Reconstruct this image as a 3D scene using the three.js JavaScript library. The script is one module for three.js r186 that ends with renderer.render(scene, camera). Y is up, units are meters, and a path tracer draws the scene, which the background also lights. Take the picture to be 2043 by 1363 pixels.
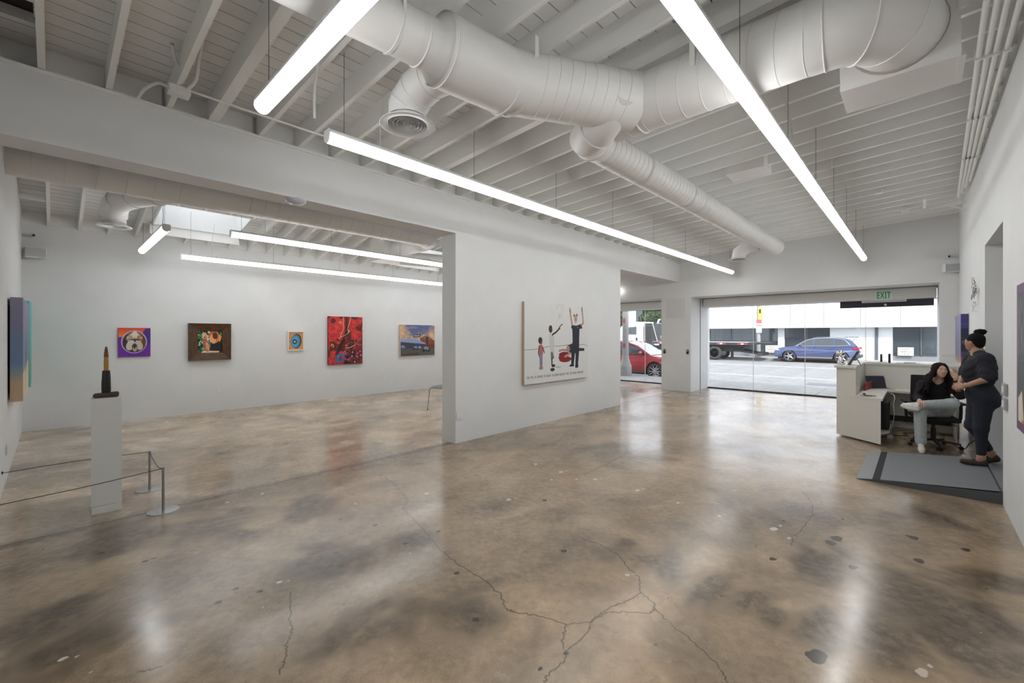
import * as THREE from 'three';
import { RoundedBoxGeometry } from 'three/addons/geometries/RoundedBoxGeometry.js';
import { mergeGeometries, mergeVertices, toCreasedNormals } from 'three/addons/utils/BufferGeometryUtils.js';
import { RectAreaLightUniformsLib } from 'three/addons/lights/RectAreaLightUniformsLib.js';

// ---------- camera, sky, sun, exposure ----------
// Room axes: x runs along the gallery towards the street, z = -(distance from the camera towards the long wall), y up. The camera stands at x 0, z 0.
RectAreaLightUniformsLib.init();
const scene = new THREE.Scene();
const renderer = new THREE.WebGLRenderer({ antialias: true });
renderer.toneMapping = THREE.LinearToneMapping;
renderer.toneMappingExposure = 1.58;
renderer.shadowMap.enabled = true;
renderer.shadowMap.type = THREE.PCFSoftShadowMap;
const camera = new THREE.PerspectiveCamera(2 * Math.atan(681.5 / 862.8) * 180 / Math.PI, 2043 / 1363, 0.05, 300);
camera.position.set(0, 1.72, 0);
camera.lookAt(Math.cos(0.7552), 1.72, -Math.sin(0.7552));
camera.setViewOffset(2043, 1363, 0, 13.3, 2043, 1363);
camera.updateProjectionMatrix();
scene.background = new THREE.Color().setRGB(0.97, 1.06, 1.18);
scene.backgroundIntensity = 1.3;
const sun = new THREE.DirectionalLight(new THREE.Color().setRGB(1, 0.97, 0.92), 3.1);
sun.position.set(-4, 40, 16);
sun.target.position.set(26, 0, -6);
sun.castShadow = true;
sun.shadow.radius = 18;
sun.shadow.mapSize.set(2048, 2048);
Object.assign(sun.shadow.camera, { left: -40, right: 40, top: 40, bottom: -40, near: 1, far: 120 });
scene.add(sun, sun.target);

// ---------- helpers ----------
let seed = 7;
const rnd = () => { seed = (seed + 0x6d2b79f5) | 0; let t = Math.imul(seed ^ (seed >>> 15), 1 | seed); t = (t + Math.imul(t ^ (t >>> 7), 61 | t)) ^ t; return ((t ^ (t >>> 14)) >>> 0) / 4294967296; };
const rr = (a, b) => a + (b - a) * rnd();
const clamp = (x, a = 0, b = 1) => Math.min(b, Math.max(a, x));
const smooth = (a, b, x) => { const t = clamp((x - a) / (b - a)); return t * t * (3 - 2 * t); };
const lerp = (a, b, t) => a + (b - a) * t;
const V3 = (x, y, z) => new THREE.Vector3(x, y, z);
const hash2 = (x, y) => { let h = Math.imul(x | 0, 374761393) + Math.imul(y | 0, 668265263); h = Math.imul(h ^ (h >>> 13), 1274126177); return ((h ^ (h >>> 16)) >>> 0) / 4294967296; };
function vnoise(x, y) {
  const xi = Math.floor(x), yi = Math.floor(y), fx = x - xi, fy = y - yi, sx = fx * fx * (3 - 2 * fx), sy = fy * fy * (3 - 2 * fy);
  const a = hash2(xi, yi), b = hash2(xi + 1, yi), c = hash2(xi, yi + 1), d = hash2(xi + 1, yi + 1);
  return a + (b - a) * sx + (c - a) * sy + (a - b - c + d) * sx * sy;
}
function fbm(x, y, o = 4) { let s = 0, a = 0.5, n = 0; for (let i = 0; i < o; i++) { s += a * vnoise(x, y); n += a; x = x * 2.03 + 17.1; y = y * 2.03 + 9.7; a *= 0.5; } return s / n; }
const taken = new Map();
function numbered(name) { const n = taken.get(name) ?? 0; taken.set(name, n + 1); return n ? name + '_' + String(n).padStart(3, '0') : name; }
function shadows(o) { o.castShadow = true; o.receiveShadow = true; return o; }
function thing(name, label, category, pos = [0, 0, 0], turn = 0, group) {
  const o = new THREE.Group(); o.name = numbered(name); o.position.set(...pos); o.rotation.y = turn;
  o.userData = { label, category }; if (group) o.userData.group = group;
  scene.add(o); return o;
}
function part(name, geo, mat, parent, label) {
  const m = shadows(new THREE.Mesh(Array.isArray(geo) ? merge(geo) : geo, mat)); m.name = name;
  if (label) m.userData.label = label;
  parent.add(m); return m;
}
function struct(name, geo, mat, label, category) {
  const m = part(numbered(name), geo, mat, scene, label); m.userData.kind = 'structure'; if (category) m.userData.category = category; return m;
}
function solo(name, geo, mat, label, category, pos = [0, 0, 0], group) {
  const m = part(numbered(name), geo, mat, scene, label); m.userData.category = category; m.position.set(...pos); if (group) m.userData.group = group; return m;
}
function merge(list) {
  const g = list.map((x) => { const y = x.index ? x.toNonIndexed() : x; for (const k of Object.keys(y.attributes)) if (!['position', 'normal', 'uv'].includes(k)) y.deleteAttribute(k); if (!y.attributes.uv) y.setAttribute('uv', new THREE.BufferAttribute(new Float32Array(y.attributes.position.count * 2), 2)); return y; });
  return g.length === 1 ? g[0] : mergeGeometries(g);
}
const place = (g, x = 0, y = 0, z = 0, rx = 0, ry = 0, rz = 0) => { if (rz) g.rotateZ(rz); if (rx) g.rotateX(rx); if (ry) g.rotateY(ry); return g.translate(x, y, z); };
// box from min/max corners, uv in metres
function bx(x0, x1, y0, y1, z0, z1) { return metric(new THREE.BoxGeometry(Math.abs(x1 - x0), Math.abs(y1 - y0), Math.abs(z1 - z0)).translate((x0 + x1) / 2, (y0 + y1) / 2, (z0 + z1) / 2)); }
function rbx(x0, x1, y0, y1, z0, z1, r = 0.01, s = 2) { return new RoundedBoxGeometry(Math.abs(x1 - x0), Math.abs(y1 - y0), Math.abs(z1 - z0), s, r).translate((x0 + x1) / 2, (y0 + y1) / 2, (z0 + z1) / 2); }
function metric(g) {
  const p = g.attributes.position, n = g.attributes.normal, uv = new Float32Array(p.count * 2);
  for (let i = 0; i < p.count; i++) {
    const ax = Math.abs(n.getX(i)), ay = Math.abs(n.getY(i)), az = Math.abs(n.getZ(i));
    if (ay >= ax && ay >= az) { uv[2 * i] = p.getX(i); uv[2 * i + 1] = p.getZ(i); } else if (ax >= az) { uv[2 * i] = p.getZ(i); uv[2 * i + 1] = p.getY(i); } else { uv[2 * i] = p.getX(i); uv[2 * i + 1] = p.getY(i); }
  }
  g.setAttribute('uv', new THREE.BufferAttribute(uv, 2)); return g;
}
// convex polygon of points P (Vector3 list) pushed along vector d, flat normals, uv in metres
function prism(P, d) {
  const pos = [], n = P.length, Q = P.map((p) => p.clone().add(d));
  const tri = (a, b, c) => pos.push(a.x, a.y, a.z, b.x, b.y, b.z, c.x, c.y, c.z);
  const nrm = P[1].clone().sub(P[0]).cross(P[2].clone().sub(P[0])), flip = nrm.dot(d) > 0;
  const T = (a, b, c) => (flip ? tri(a, c, b) : tri(a, b, c));
  for (let i = 1; i < n - 1; i++) { T(P[0], P[i], P[i + 1]); T(Q[0], Q[i + 1], Q[i]); }
  for (let i = 0; i < n; i++) { const j = (i + 1) % n; T(P[i], Q[i], Q[j]); T(P[i], Q[j], P[j]); }
  const g = new THREE.BufferGeometry(); g.setAttribute('position', new THREE.Float32BufferAttribute(pos, 3)); g.computeVertexNormals(); return metric(g);
}
const prismX = (vy, x0, x1) => prism(vy.map(([v, y]) => V3(x0, y, -v)), V3(x1 - x0, 0, 0));   // (distance v, height) outline pushed along x
const prismY = (uv, y0, y1) => prism(uv.map(([u, v]) => V3(u, y0, -v)), V3(0, y1 - y0, 0));   // plan outline pushed up
const cyl = (r, h, seg = 20, r2 = r) => new THREE.CylinderGeometry(r2, r, h, seg);
function rod(a, b, r, seg = 8, r2 = r) {
  const A = V3(...a), B = V3(...b), d = B.clone().sub(A), g = new THREE.CylinderGeometry(r2, r, d.length(), seg);
  g.applyQuaternion(new THREE.Quaternion().setFromUnitVectors(V3(0, 1, 0), d.clone().normalize()));
  return g.translate(...A.add(B).multiplyScalar(0.5).toArray());
}
const tube = (pts, r, seg = 40, rs = 6, closed = false) => new THREE.TubeGeometry(new THREE.CatmullRomCurve3(pts.map((p) => V3(...p)), closed), seg, r, rs, closed);
// mitred round pipe along a polyline; r may be a list
function pipe(pts, r, seg = 28, cap = false) {
  const P = pts.map((p) => V3(...p)), n = P.length, pos = [], nor = [], uv = [], idx = [];
  const R = Array.isArray(r) ? r : P.map(() => r);
  let len = 0, ref = null;
  for (let i = 0; i < n; i++) {
    const tin = i ? P[i].clone().sub(P[i - 1]).normalize() : P[1].clone().sub(P[0]).normalize(), tout = i < n - 1 ? P[i + 1].clone().sub(P[i]).normalize() : tin.clone();
    const t = tin.clone().add(tout).normalize(), k = 1 / Math.max(0.5, t.dot(tin));
    if (!ref) ref = Math.abs(tin.y) < 0.9 ? V3(0, 1, 0) : V3(1, 0, 0);
    const side = t.clone().cross(ref).normalize(), up = side.clone().cross(t).normalize(); ref = up.clone();
    const bend = tout.clone().sub(tin); const bdir = bend.length() > 1e-4 ? bend.sub(t.clone().multiplyScalar(bend.dot(t))).normalize() : null;
    if (i) len += P[i].distanceTo(P[i - 1]);
    for (let j = 0; j <= seg; j++) {
      const a = j / seg * 2 * Math.PI, o = side.clone().multiplyScalar(Math.cos(a)).add(up.clone().multiplyScalar(Math.sin(a)));
      const q = o.clone(); if (bdir) q.add(bdir.clone().multiplyScalar(o.dot(bdir) * (k - 1)));
      pos.push(P[i].x + q.x * R[i], P[i].y + q.y * R[i], P[i].z + q.z * R[i]); nor.push(o.x, o.y, o.z); uv.push(j / seg * 2 * Math.PI * R[i], len);
    }
  }
  for (let i = 0; i < n - 1; i++) for (let j = 0; j < seg; j++) { const a = i * (seg + 1) + j, b = a + seg + 1; idx.push(a, b, a + 1, a + 1, b, b + 1); }
  if (cap) for (const i of [0, n - 1]) { const c = pos.length / 3, s = i ? 1 : -1, t = i ? P[i].clone().sub(P[i - 1]).normalize() : P[0].clone().sub(P[1]).normalize(); pos.push(...P[i].toArray()); nor.push(...t.toArray()); uv.push(0, 0); const base = i * (seg + 1), c2 = pos.length / 3; for (let j = 0; j <= seg; j++) { const k = (base + j) * 3; pos.push(pos[k], pos[k + 1], pos[k + 2]); nor.push(...t.toArray()); uv.push(0, 0); } for (let j = 0; j < seg; j++) s > 0 ? idx.push(c, c2 + j + 1, c2 + j) : idx.push(c, c2 + j, c2 + j + 1); }
  const g = new THREE.BufferGeometry(); g.setAttribute('position', new THREE.Float32BufferAttribute(pos, 3)); g.setAttribute('normal', new THREE.Float32BufferAttribute(nor, 3)); g.setAttribute('uv', new THREE.Float32BufferAttribute(uv, 2)); g.setIndex(idx); return g;
}
// raised seam ring round a pipe at point p with axis d
function seamRing(p, d, r, w = 0.006, tilt = 0) { const g = new THREE.TorusGeometry(r, w, 5, 32); const q = new THREE.Quaternion().setFromUnitVectors(V3(0, 0, 1), V3(...d).normalize()); if (tilt) g.rotateX(tilt); g.applyQuaternion(q); return g.translate(...p); }
function seams(a, b, r, step, w = 0.005, tilt = 0.1) { const A = V3(...a), B = V3(...b), d = B.clone().sub(A), L = d.length(), out = []; d.normalize(); for (let s = step / 2; s < L; s += step) out.push(seamRing(A.clone().addScaledVector(d, s).toArray(), d.toArray(), r + 0.001, w, tilt)); return out; }
const dot = (x, y, z, r, ws = 14, hs = 10) => new THREE.SphereGeometry(r, ws, hs).translate(x, y, z);
function shape2(pts, depth, bevel = 0, seg = 2) {
  const s = new THREE.Shape(pts.map(([x, y]) => new THREE.Vector2(x, y)));
  return new THREE.ExtrudeGeometry(s, { depth, bevelEnabled: bevel > 0, bevelSize: bevel, bevelThickness: bevel, bevelSegments: seg, curveSegments: 8 });
}
// ---------- materials ----------
const std = (r, g, b, rough = 0.6, metal = 0, extra = {}) => new THREE.MeshStandardMaterial({ color: new THREE.Color().setRGB(r, g, b), roughness: rough, metalness: metal, ...extra });
const phys = (r, g, b, rough, extra = {}) => new THREE.MeshPhysicalMaterial({ color: new THREE.Color().setRGB(r, g, b), roughness: rough, ...extra });
function dataTex(w, h, f, srgb = false, repeat = true) {
  const d = new Uint8Array(w * h * 4);
  for (let y = 0; y < h; y++) for (let x = 0; x < w; x++) { const c = f(x, y), i = (y * w + x) * 4; if (typeof c === 'number') d[i] = d[i + 1] = d[i + 2] = clamp(c, 0, 255); else { d[i] = clamp(c[0], 0, 255); d[i + 1] = clamp(c[1], 0, 255); d[i + 2] = clamp(c[2], 0, 255); } d[i + 3] = 255; }
  const t = new THREE.DataTexture(d, w, h); t.magFilter = THREE.LinearFilter; t.minFilter = THREE.LinearMipmapLinearFilter; t.generateMipmaps = true;
  if (repeat) t.wrapS = t.wrapT = THREE.RepeatWrapping; if (srgb) t.colorSpace = THREE.SRGBColorSpace; t.needsUpdate = true; return t;
}
const tileNoise = (s, oct, per) => (x, y) => { let v = 0, a = 0.5, n = 0, p = per; for (let o = 0; o < oct; o++) { const fx = x / s * p, fy = y / s * p, xi = Math.floor(fx), yi = Math.floor(fy), tx = fx - xi, ty = fy - yi, sx = tx * tx * (3 - 2 * tx), sy = ty * ty * (3 - 2 * ty), h = (i, j) => hash2(((i % p) + p) % p + o * 131, ((j % p) + p) % p + o * 57); const A = h(xi, yi), B = h(xi + 1, yi), C = h(xi, yi + 1), D = h(xi + 1, yi + 1); v += a * (A + (B - A) * sx + (C - A) * sy + (A - B - C + D) * sx * sy); n += a; a *= 0.55; p *= 2; } return v / n; };
const nz = tileNoise(512, 5, 8), nzCoarse = tileNoise(512, 4, 3);
const rollerBump = dataTex(512, 512, (x, y) => 255 * (0.6 * nz(x, y) + 0.4 * hash2(x, y))); rollerBump.repeat.set(2, 2);
const fabricBump = dataTex(128, 128, (x, y) => 128 + 60 * Math.sin(x * Math.PI / 4) * Math.sin(y * Math.PI / 4) + 60 * (hash2(x, y) - 0.5)); fabricBump.repeat.set(30, 30);
const paintTone = dataTex(512, 512, (x, y) => { const k = 236 + 19 * nzCoarse(x, y); return [k, k, k]; }, true); paintTone.repeat.set(0.35, 0.35);
const M = {
  wall: std(0.80, 0.803, 0.80, 0.62, 0, { map: paintTone, bumpMap: rollerBump, bumpScale: 0.0006 }),
  trim: std(0.80, 0.80, 0.78, 0.5),
  joist: std(0.87, 0.862, 0.835, 0.55, 0, { map: paintTone, bumpMap: rollerBump, bumpScale: 0.0015 }),
  plank: [0.85, 0.82, 0.87, 0.84].map((k) => std(k, k * 0.985, k * 0.95, 0.6, 0, { map: paintTone, bumpMap: rollerBump, bumpScale: 0.0015 })),
  roof: std(0.05, 0.045, 0.04, 0.9),
  duct: std(0.84, 0.825, 0.80, 0.45, 0, { map: paintTone }),
  white: std(0.78, 0.78, 0.77, 0.45),
  whiteMetal: std(0.72, 0.72, 0.72, 0.35),
  plastic: std(0.74, 0.74, 0.75, 0.4),
  grey: std(0.42, 0.43, 0.44, 0.5),
  darkGap: std(0.03, 0.03, 0.035, 0.8),
  black: std(0.012, 0.012, 0.014, 0.45),
  blackMatte: std(0.016, 0.016, 0.018, 0.85),
  steel: std(0.36, 0.36, 0.36, 0.42, 1),
  chrome: std(0.86, 0.86, 0.87, 0.08, 1),
  wire: std(0.08, 0.08, 0.08, 0.5, 0.4),
  lens: new THREE.MeshStandardMaterial({ color: 0xffffff, roughness: 0.5, emissive: new THREE.Color().setRGB(0.975, 0.995, 1.0), emissiveIntensity: 8 }),
  lensSide: new THREE.MeshStandardMaterial({ color: 0xffffff, roughness: 0.5, emissive: new THREE.Color().setRGB(0.975, 0.995, 1.0), emissiveIntensity: 6.4 }),
  glass: phys(1, 1, 1, 0.0, { transmission: 1, thickness: 0, ior: 1.45 }),
};
// ---------- floor ----------
const CRACKS = [[[2.77, 4.73], [2.62, 4.11], [2.55, 3.88], [2.38, 3.73], [2.33, 3.49], [2.22, 3.1], [2.12, 2.77], [2.08, 2.51], [2.08, 2.26], [2.03, 2.01], [1.95, 1.89], [1.97, 1.81], [2.03, 1.72], [2.09, 1.53], [2.21, 1.43], [2.32, 1.42], [2.39, 1.38], [2.53, 1.21], [2.59, 1.21]], [[3.03, 1.71], [2.9, 1.55], [2.86, 1.45], [2.69, 1.35], [2.65, 1.24], [2.59, 1.21], [2.5, 1.04], [2.46, 0.91], [2.37, 0.76], [2.29, 0.69]], [[2.69, 1.35], [2.56, 1.37], [2.44, 1.41], [2.29, 1.43], [2.22, 1.43], [2.14, 1.4], [2.03, 1.39], [1.92, 1.4], [1.85, 1.36], [1.73, 1.37], [1.67, 1.35]], [[3.06, 2.08], [3.08, 1.9], [3.04, 1.78], [3.03, 1.71]], [[5.66, 0.93], [5.33, 0.8], [4.96, 0.74], [4.35, 0.77], [4.12, 0.76]], [[2.09, 1.53], [2.0, 1.48], [1.92, 1.42]], [[1.09, 3.06], [0.99, 2.79], [0.96, 2.66], [0.89, 2.56], [0.85, 2.46], [0.79, 2.36]], [[6.67, 3.11], [5.67, 3.07], [4.97, 3.02], [4.48, 3.01]], [[0.3, 2.9], [0.39, 2.86]]];
const STAINS = [[1.46, 3.36, 0.25, 0.26], [0.97, 4.7, 0.55, 0.3], [1.13, 4.19, 0.21, 0.22], [0.37, 4.86, 0.33, 0.31], [0.03, 3.31, 0.33, 0.19], [-0.06, 3.78, 0.22, 0.2], [0.41, 3.31, 0.18, 0.12], [1.74, 4.28, 0.26, 0.35], [2.06, 3.01, 0.18, 0.18], [3.1, 1.44, 0.21, 0.29], [3.11, 1.04, 0.23, 0.14], [3.08, 0.78, 0.21, 0.15], [3.03, 0.66, 0.14, 0.11], [3.87, -0.02, 0.29, 0.42], [4.5, -0.35, 0.22, 0.31], [3.09, 0.42, 0.22, 0.17], [3.26, 1.76, 0.13, 0.09], [5.65, -0.08, 0.19, 0.25], [3.95, 0.54, 0.31, 0.21], [3.18, 0.14, 0.29, 0.23], [3.44, -0.22, 0.22, 0.27], [1.24, 2.3, 0.28, 0.21], [1.7, 1.97, 0.19, 0.22]];
const CHIPS = [[0.95, 3.22], [0.73, 3.28], [0.85, 3.37], [1.99, 3.08], [2.0, 2.43], [2.31, 3.06], [2.0, 3.58], [1.75, 1.95], [0.26, 4.69], [0.53, 4.29], [0.48, 4.28], [4.54, 0.51, 2.4], [4.41, 0.53, 2], [2.81, 0.4, 2.6], [5.0, 0.04, 2], [4.52, -0.0, 2], [4.06, 0.36, 1.6], [3.5, 2.83, 1.5], [1.9, 1.39, 0.8], [1.72, 1.42, 0.7], [2.79, 2.06], [5.01, -0.27, 1.6], [4.63, 0.91], [5.05, 0.52], [3.79, 0.82, 1.4]];
const SPOTS = [[2.12, 4.19], [2.78, 3.89, 1.4], [0.04, 3.31], [1.08, 3.24], [1.56, 5.18], [1.23, 5.17], [4.43, 2.27, 1.6], [3.26, 3.12, 1.5], [4.39, 1.8], [4.34, 1.38, 1.3], [4.38, 0.94, 2.2], [2.82, 1.52, 0.9], [3.04, -0.01, 1.7], [4.4, 3.71, 1.5], [4.37, 3.27, 1.5], [4.43, 2.81, 1.4], [4.06, 3.18], [4.28, 2.97], [4.27, 0.8]];
function floorTexture(u0, u1, v0, v1, w, h, fine) {
  const cv = document.createElement('canvas'); cv.width = w; cv.height = h;
  const c = cv.getContext('2d'), im = c.createImageData(w, h), d = im.data;
  for (let y = 0; y < h; y++) for (let x = 0; x < w; x++) {
    const u = u0 + (u1 - u0) * (x + 0.5) / w, v = v0 + (v1 - v0) * (y + 0.5) / h;
    const wx = fbm(u * 1.3 + 5, v * 1.3 + 3, 3) - 0.5, wy = fbm(u * 1.3 + 40, v * 1.3 + 80, 3) - 0.5;
    const big = fbm((u + wx) * 0.7 + 11, (v + wy) * 0.9 + 7, 4), mid = fbm((u + wx * 0.7) * 2.4 + 1, (v + wy * 0.7) * 3.2 + 31, 4), grit = fbm(u * 26, v * 26, 3), sp = hash2(Math.floor(u * 240), Math.floor(v * 240));
    let k = 0.80 + 0.42 * (big - 0.5) + 0.34 * (mid - 0.5) + 0.16 * (grit - 0.5) + 0.09 * (sp - 0.5);
    let dark = 0;
    for (const [su, sv, a, b] of STAINS) { const q = Math.hypot((u - su) / (a * 1.1), (v - sv) / (b * 1.1)); if (q < 1.8) dark = Math.max(dark, smooth(1.25, 0.25, q + (mid - 0.5) * 1.9 + wx * 0.6) * clamp(0.8 + 1.5 * (grit - 0.5) + 0.7 * (sp - 0.5), 0.2, 1.3)); }
    if (v > 5.3 && v < 6) { const j = Math.abs(v - 5.44 - wx * 0.03); dark = Math.max(dark, smooth(0.15, 0.0, j + (grit - 0.5) * 0.08) * clamp(0.2 + 1.8 * (mid - 0.35) + 0.6 * (sp - 0.5))); if (j < 0.008) k *= 0.6; }
    const warm = 0.5 + 1.4 * (fbm(u * 0.9 + 60, v * 0.9 + 20, 3) - 0.5), lift = v > 5.44 ? 1.16 : 1, pale = v > 5.44 ? 9 : 0;
    k *= 1 - 0.33 * dark; k *= lift;
    const i = (y * w + x) * 4;
    d[i] = clamp(k * 196, 0, 255); d[i + 1] = clamp(k * (175 - 6 * warm + pale * 0.5), 0, 255); d[i + 2] = clamp(k * (153 - 17 * warm + 2 * dark + pale), 0, 255); d[i + 3] = 255;
  }
  c.putImageData(im, 0, 0);
  const X = (u) => (u - u0) / (u1 - u0) * w, Y = (v) => (v - v0) / (v1 - v0) * h, S = w / (u1 - u0);
  c.lineCap = 'round'; c.lineJoin = 'round';
  if (fine) for (const line of CRACKS) for (const [lw, al] of [[0.009, 0.25], [0.0032, 0.85]]) {
    c.strokeStyle = 'rgba(38,30,24,' + al + ')'; c.lineWidth = lw * S; c.beginPath();
    line.forEach(([u, v], n) => { if (!n) return c.moveTo(X(u), Y(v)); const [pu, pv] = line[n - 1]; for (let s = 1; s <= 8; s++) { const t = s / 8, jx = (vnoise((pu + u) * 40 + s * 3.1, n * 7) - 0.5) * 0.022 * (t < 1 ? 1 : 0), jy = (vnoise(n * 5, (pv + v) * 40 + s * 2.3) - 0.5) * 0.022 * (t < 1 ? 1 : 0); c.lineTo(X(lerp(pu, u, t) + jx), Y(lerp(pv, v, t) + jy)); } });
    c.stroke();
  }
  const blob = (u, v, r, col) => { c.fillStyle = col; c.beginPath(); const ph = u * 9 + v * 5, el = 0.5 + 0.5 * vnoise(u * 13, v * 17); for (let i = 0; i <= 14; i++) { const a = i / 14 * 2 * Math.PI, q = r * (0.65 + 0.7 * vnoise(Math.cos(a) * 1.5 + ph, Math.sin(a) * 1.5 + ph)); c.lineTo(X(u + Math.cos(a + ph) * q), Y(v + Math.sin(a + ph) * q * el)); } c.fill(); };
  for (const [u, v, s = 1] of CHIPS) blob(u, v, 0.022 * s, 'rgba(58,49,42,0.9)');
  for (const [u, v, s = 1] of SPOTS) { blob(u, v, 0.02 * s, 'rgba(214,205,190,0.9)'); blob(u + 0.05 * s, v - 0.03, 0.009 * s, 'rgba(214,205,190,0.9)'); }
  let sd = 3; const q = () => { sd = (Math.imul(sd, 1664525) + 1013904223) | 0; return (sd >>> 0) / 4294967296; };
  for (let i = 0; i < 420; i++) { const u = -0.3 + 14.8 * q(), v = -0.6 + 12.1 * q(), k = q(); blob(u, v, 0.004 + 0.012 * q() * q(), k < 0.62 ? 'rgba(60,50,43,0.75)' : 'rgba(205,196,182,0.75)'); }
  for (let i = 0; i < 60; i++) { const u = -0.3 + 14.8 * q(), v = 6.2 + 5 * q(); blob(u, v, 0.02 + 0.05 * q() * q(), i % 3 ? 'rgba(92,80,68,0.55)' : 'rgba(210,202,190,0.6)'); }
  const t = new THREE.CanvasTexture(cv); t.colorSpace = THREE.SRGBColorSpace; t.flipY = false; t.wrapS = t.wrapT = THREE.ClampToEdgeWrapping; return t;
}
const floorRough = dataTex(512, 512, (x, y) => { const a = nzCoarse(x, y), b = nz(x, y); return 255 * clamp(0.20 + 0.20 * (a - 0.4) + 0.14 * (b - 0.5), 0.08, 0.6); }); floorRough.repeat.set(1 / 3.1, 1 / 3.1);
const floorWave = dataTex(512, 512, (x, y) => 255 * nzCoarse(x, y)); floorWave.repeat.set(1 / 2.7, 1 / 2.7);
function floorSlab(name, u0, u1, v0, v1, w, h, fine, label) {
  const t = floorTexture(u0, u1, v0, v1, w, h, fine);
  const g = bx(u0, u1, -0.12, 0, -v1, -v0);
  const uv = g.attributes.uv, p = g.attributes.position;
  for (let i = 0; i < uv.count; i++) uv.setXY(i, p.getX(i), -p.getZ(i));
  t.repeat.set(1 / (u1 - u0), 1 / (v1 - v0)); t.offset.set(-u0 / (u1 - u0), -v0 / (v1 - v0));
  const m = new THREE.MeshPhysicalMaterial({ map: t, roughness: 1, roughnessMap: floorRough, bumpMap: floorWave, bumpScale: 0.0012, ior: 1.58 });
  return struct(name, g, m, label);
}
floorSlab('floor', -0.375, 6.9, -0.617, 5.44, 2048, 1704, true, 'polished brown concrete floor with cracks and dark stains, near bay');
floorSlab('floor', 6.9, 14.62, -0.617, 5.44, 1400, 1100, true, 'polished concrete floor before the shop window');
floorSlab('floor', -0.375, 14.62, 5.44, 11.55, 2048, 840, false, 'paler polished concrete floor of the side bay');
floorSlab('floor', 6.58, 8.23, -3.4, -0.617, 256, 430, false, 'concrete floor inside the side passage');

// ---------- walls ----------
struct('wall_left', bx(-0.575, -0.375, 0, 5.3, -11.75, 0.817), M.wall, 'white end wall beside the camera');
struct('wall_back', bx(-0.375, 14.9, 0, 3.72, -11.75, -11.55), M.wall, 'long white wall hung with five small paintings');
struct('wall_right', [bx(-0.375, 6.58, 0, 4.6, 0.617, 0.817), bx(8.23, 14.9, 0, 4.6, 0.617, 0.817), bx(6.58, 8.23, 2.87, 4.6, 0.617, 0.817)], M.wall, 'white side wall with a tall passage opening');
struct('wall_passage', [bx(6.38, 6.58, 0, 3.0, 0.817, 3.4), bx(8.23, 8.43, 0, 3.0, 0.817, 3.4), bx(6.38, 8.43, 0, 3.0, 3.4, 3.6), bx(6.38, 8.43, 2.87, 3.0, 0.817, 3.4)], M.wall, 'white walls and ceiling of the side passage');
struct('wall_partition', bx(4.37, 9.555, 0, 3.33, -5.68, -5.34), M.wall, 'free-standing white partition wall carrying the large pale painting');
struct('wall_beam', bx(-0.375, 13.15, 3.33, 3.93, -5.68, -5.34), M.wall, 'deep white boxed beam over the partition wall');
struct('wall_front', [bx(13.15, 14.75, 2.86, 5.3, -11.55, 0.617), bx(13.15, 14.75, 0, 2.86, -5.913, -5.0), bx(13.15, 14.75, 0, 2.86, 0.32, 0.617), bx(13.15, 14.75, 0, 2.86, -11.55, -11.2)], M.wall, 'white street wall with two window openings');
struct('wall_parapet', bx(-0.375, 13.15, 3.93, 5.2, -5.68, -5.46), M.wall, 'white boarding above the boxed beam');
// beam capping strip and dark gate tracks in the window reveals
struct('trim_1', bx(-0.375, 13.15, 3.9, 3.93, -5.34, -5.315), M.trim, 'thin white strip along the top edge of the boxed beam');
struct('trim_2', [bx(13.915, 13.93, 0, 2.86, -5.003, -4.99), bx(13.915, 13.93, 2.853, 2.863, -4.99, 0.32), bx(13.915, 13.93, 2.853, 2.863, -11.2, -5.92)], M.darkGap, 'dark shutter groove round the window reveals');

// ---------- shop windows ----------
function glazing(name, vs, label, headLabel) {
  const g = new THREE.Group(); g.name = name; g.userData = { kind: 'structure', label }; scene.add(g);
  const a = vs[0], b = vs[vs.length - 1];
  for (let i = 0; i < vs.length - 1; i++) part('pane', bx(14.594, 14.606, 0.02, 2.62, -vs[i] + 0.004, -vs[i + 1] - 0.004), M.glass, g);
  for (let i = 1; i < vs.length - 1; i++) part('glass_joint', bx(14.592, 14.608, 0.02, 2.61, -vs[i] - 0.006, -vs[i] + 0.006), M.whiteMetal, g);
  part('floor_channel', bx(14.57, 14.63, 0, 0.035, -a, -b), M.darkGap, g, 'black floor channel under the glass');
  part('head_channel', bx(14.57, 14.63, 2.595, 2.615, -a, -b), M.darkGap, g, 'dark channel above the glass');
  part('shade_box', rbx(14.1, 14.57, 2.6, 2.855, -a + 0.02, -b - 0.02, 0.02), M.white, g, headLabel);
  return g;
}
glazing('window_1', [5.0, 3.669, 2.353, 1.02, -0.32], 'wide frameless shop window facing the street', 'white boxed shutter housing above the wide window');
glazing('window_2', [11.2, 9.83, 8.5, 7.173, 5.913], 'frameless shop window of the side bay', 'white boxed shutter housing above the side window');

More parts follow.
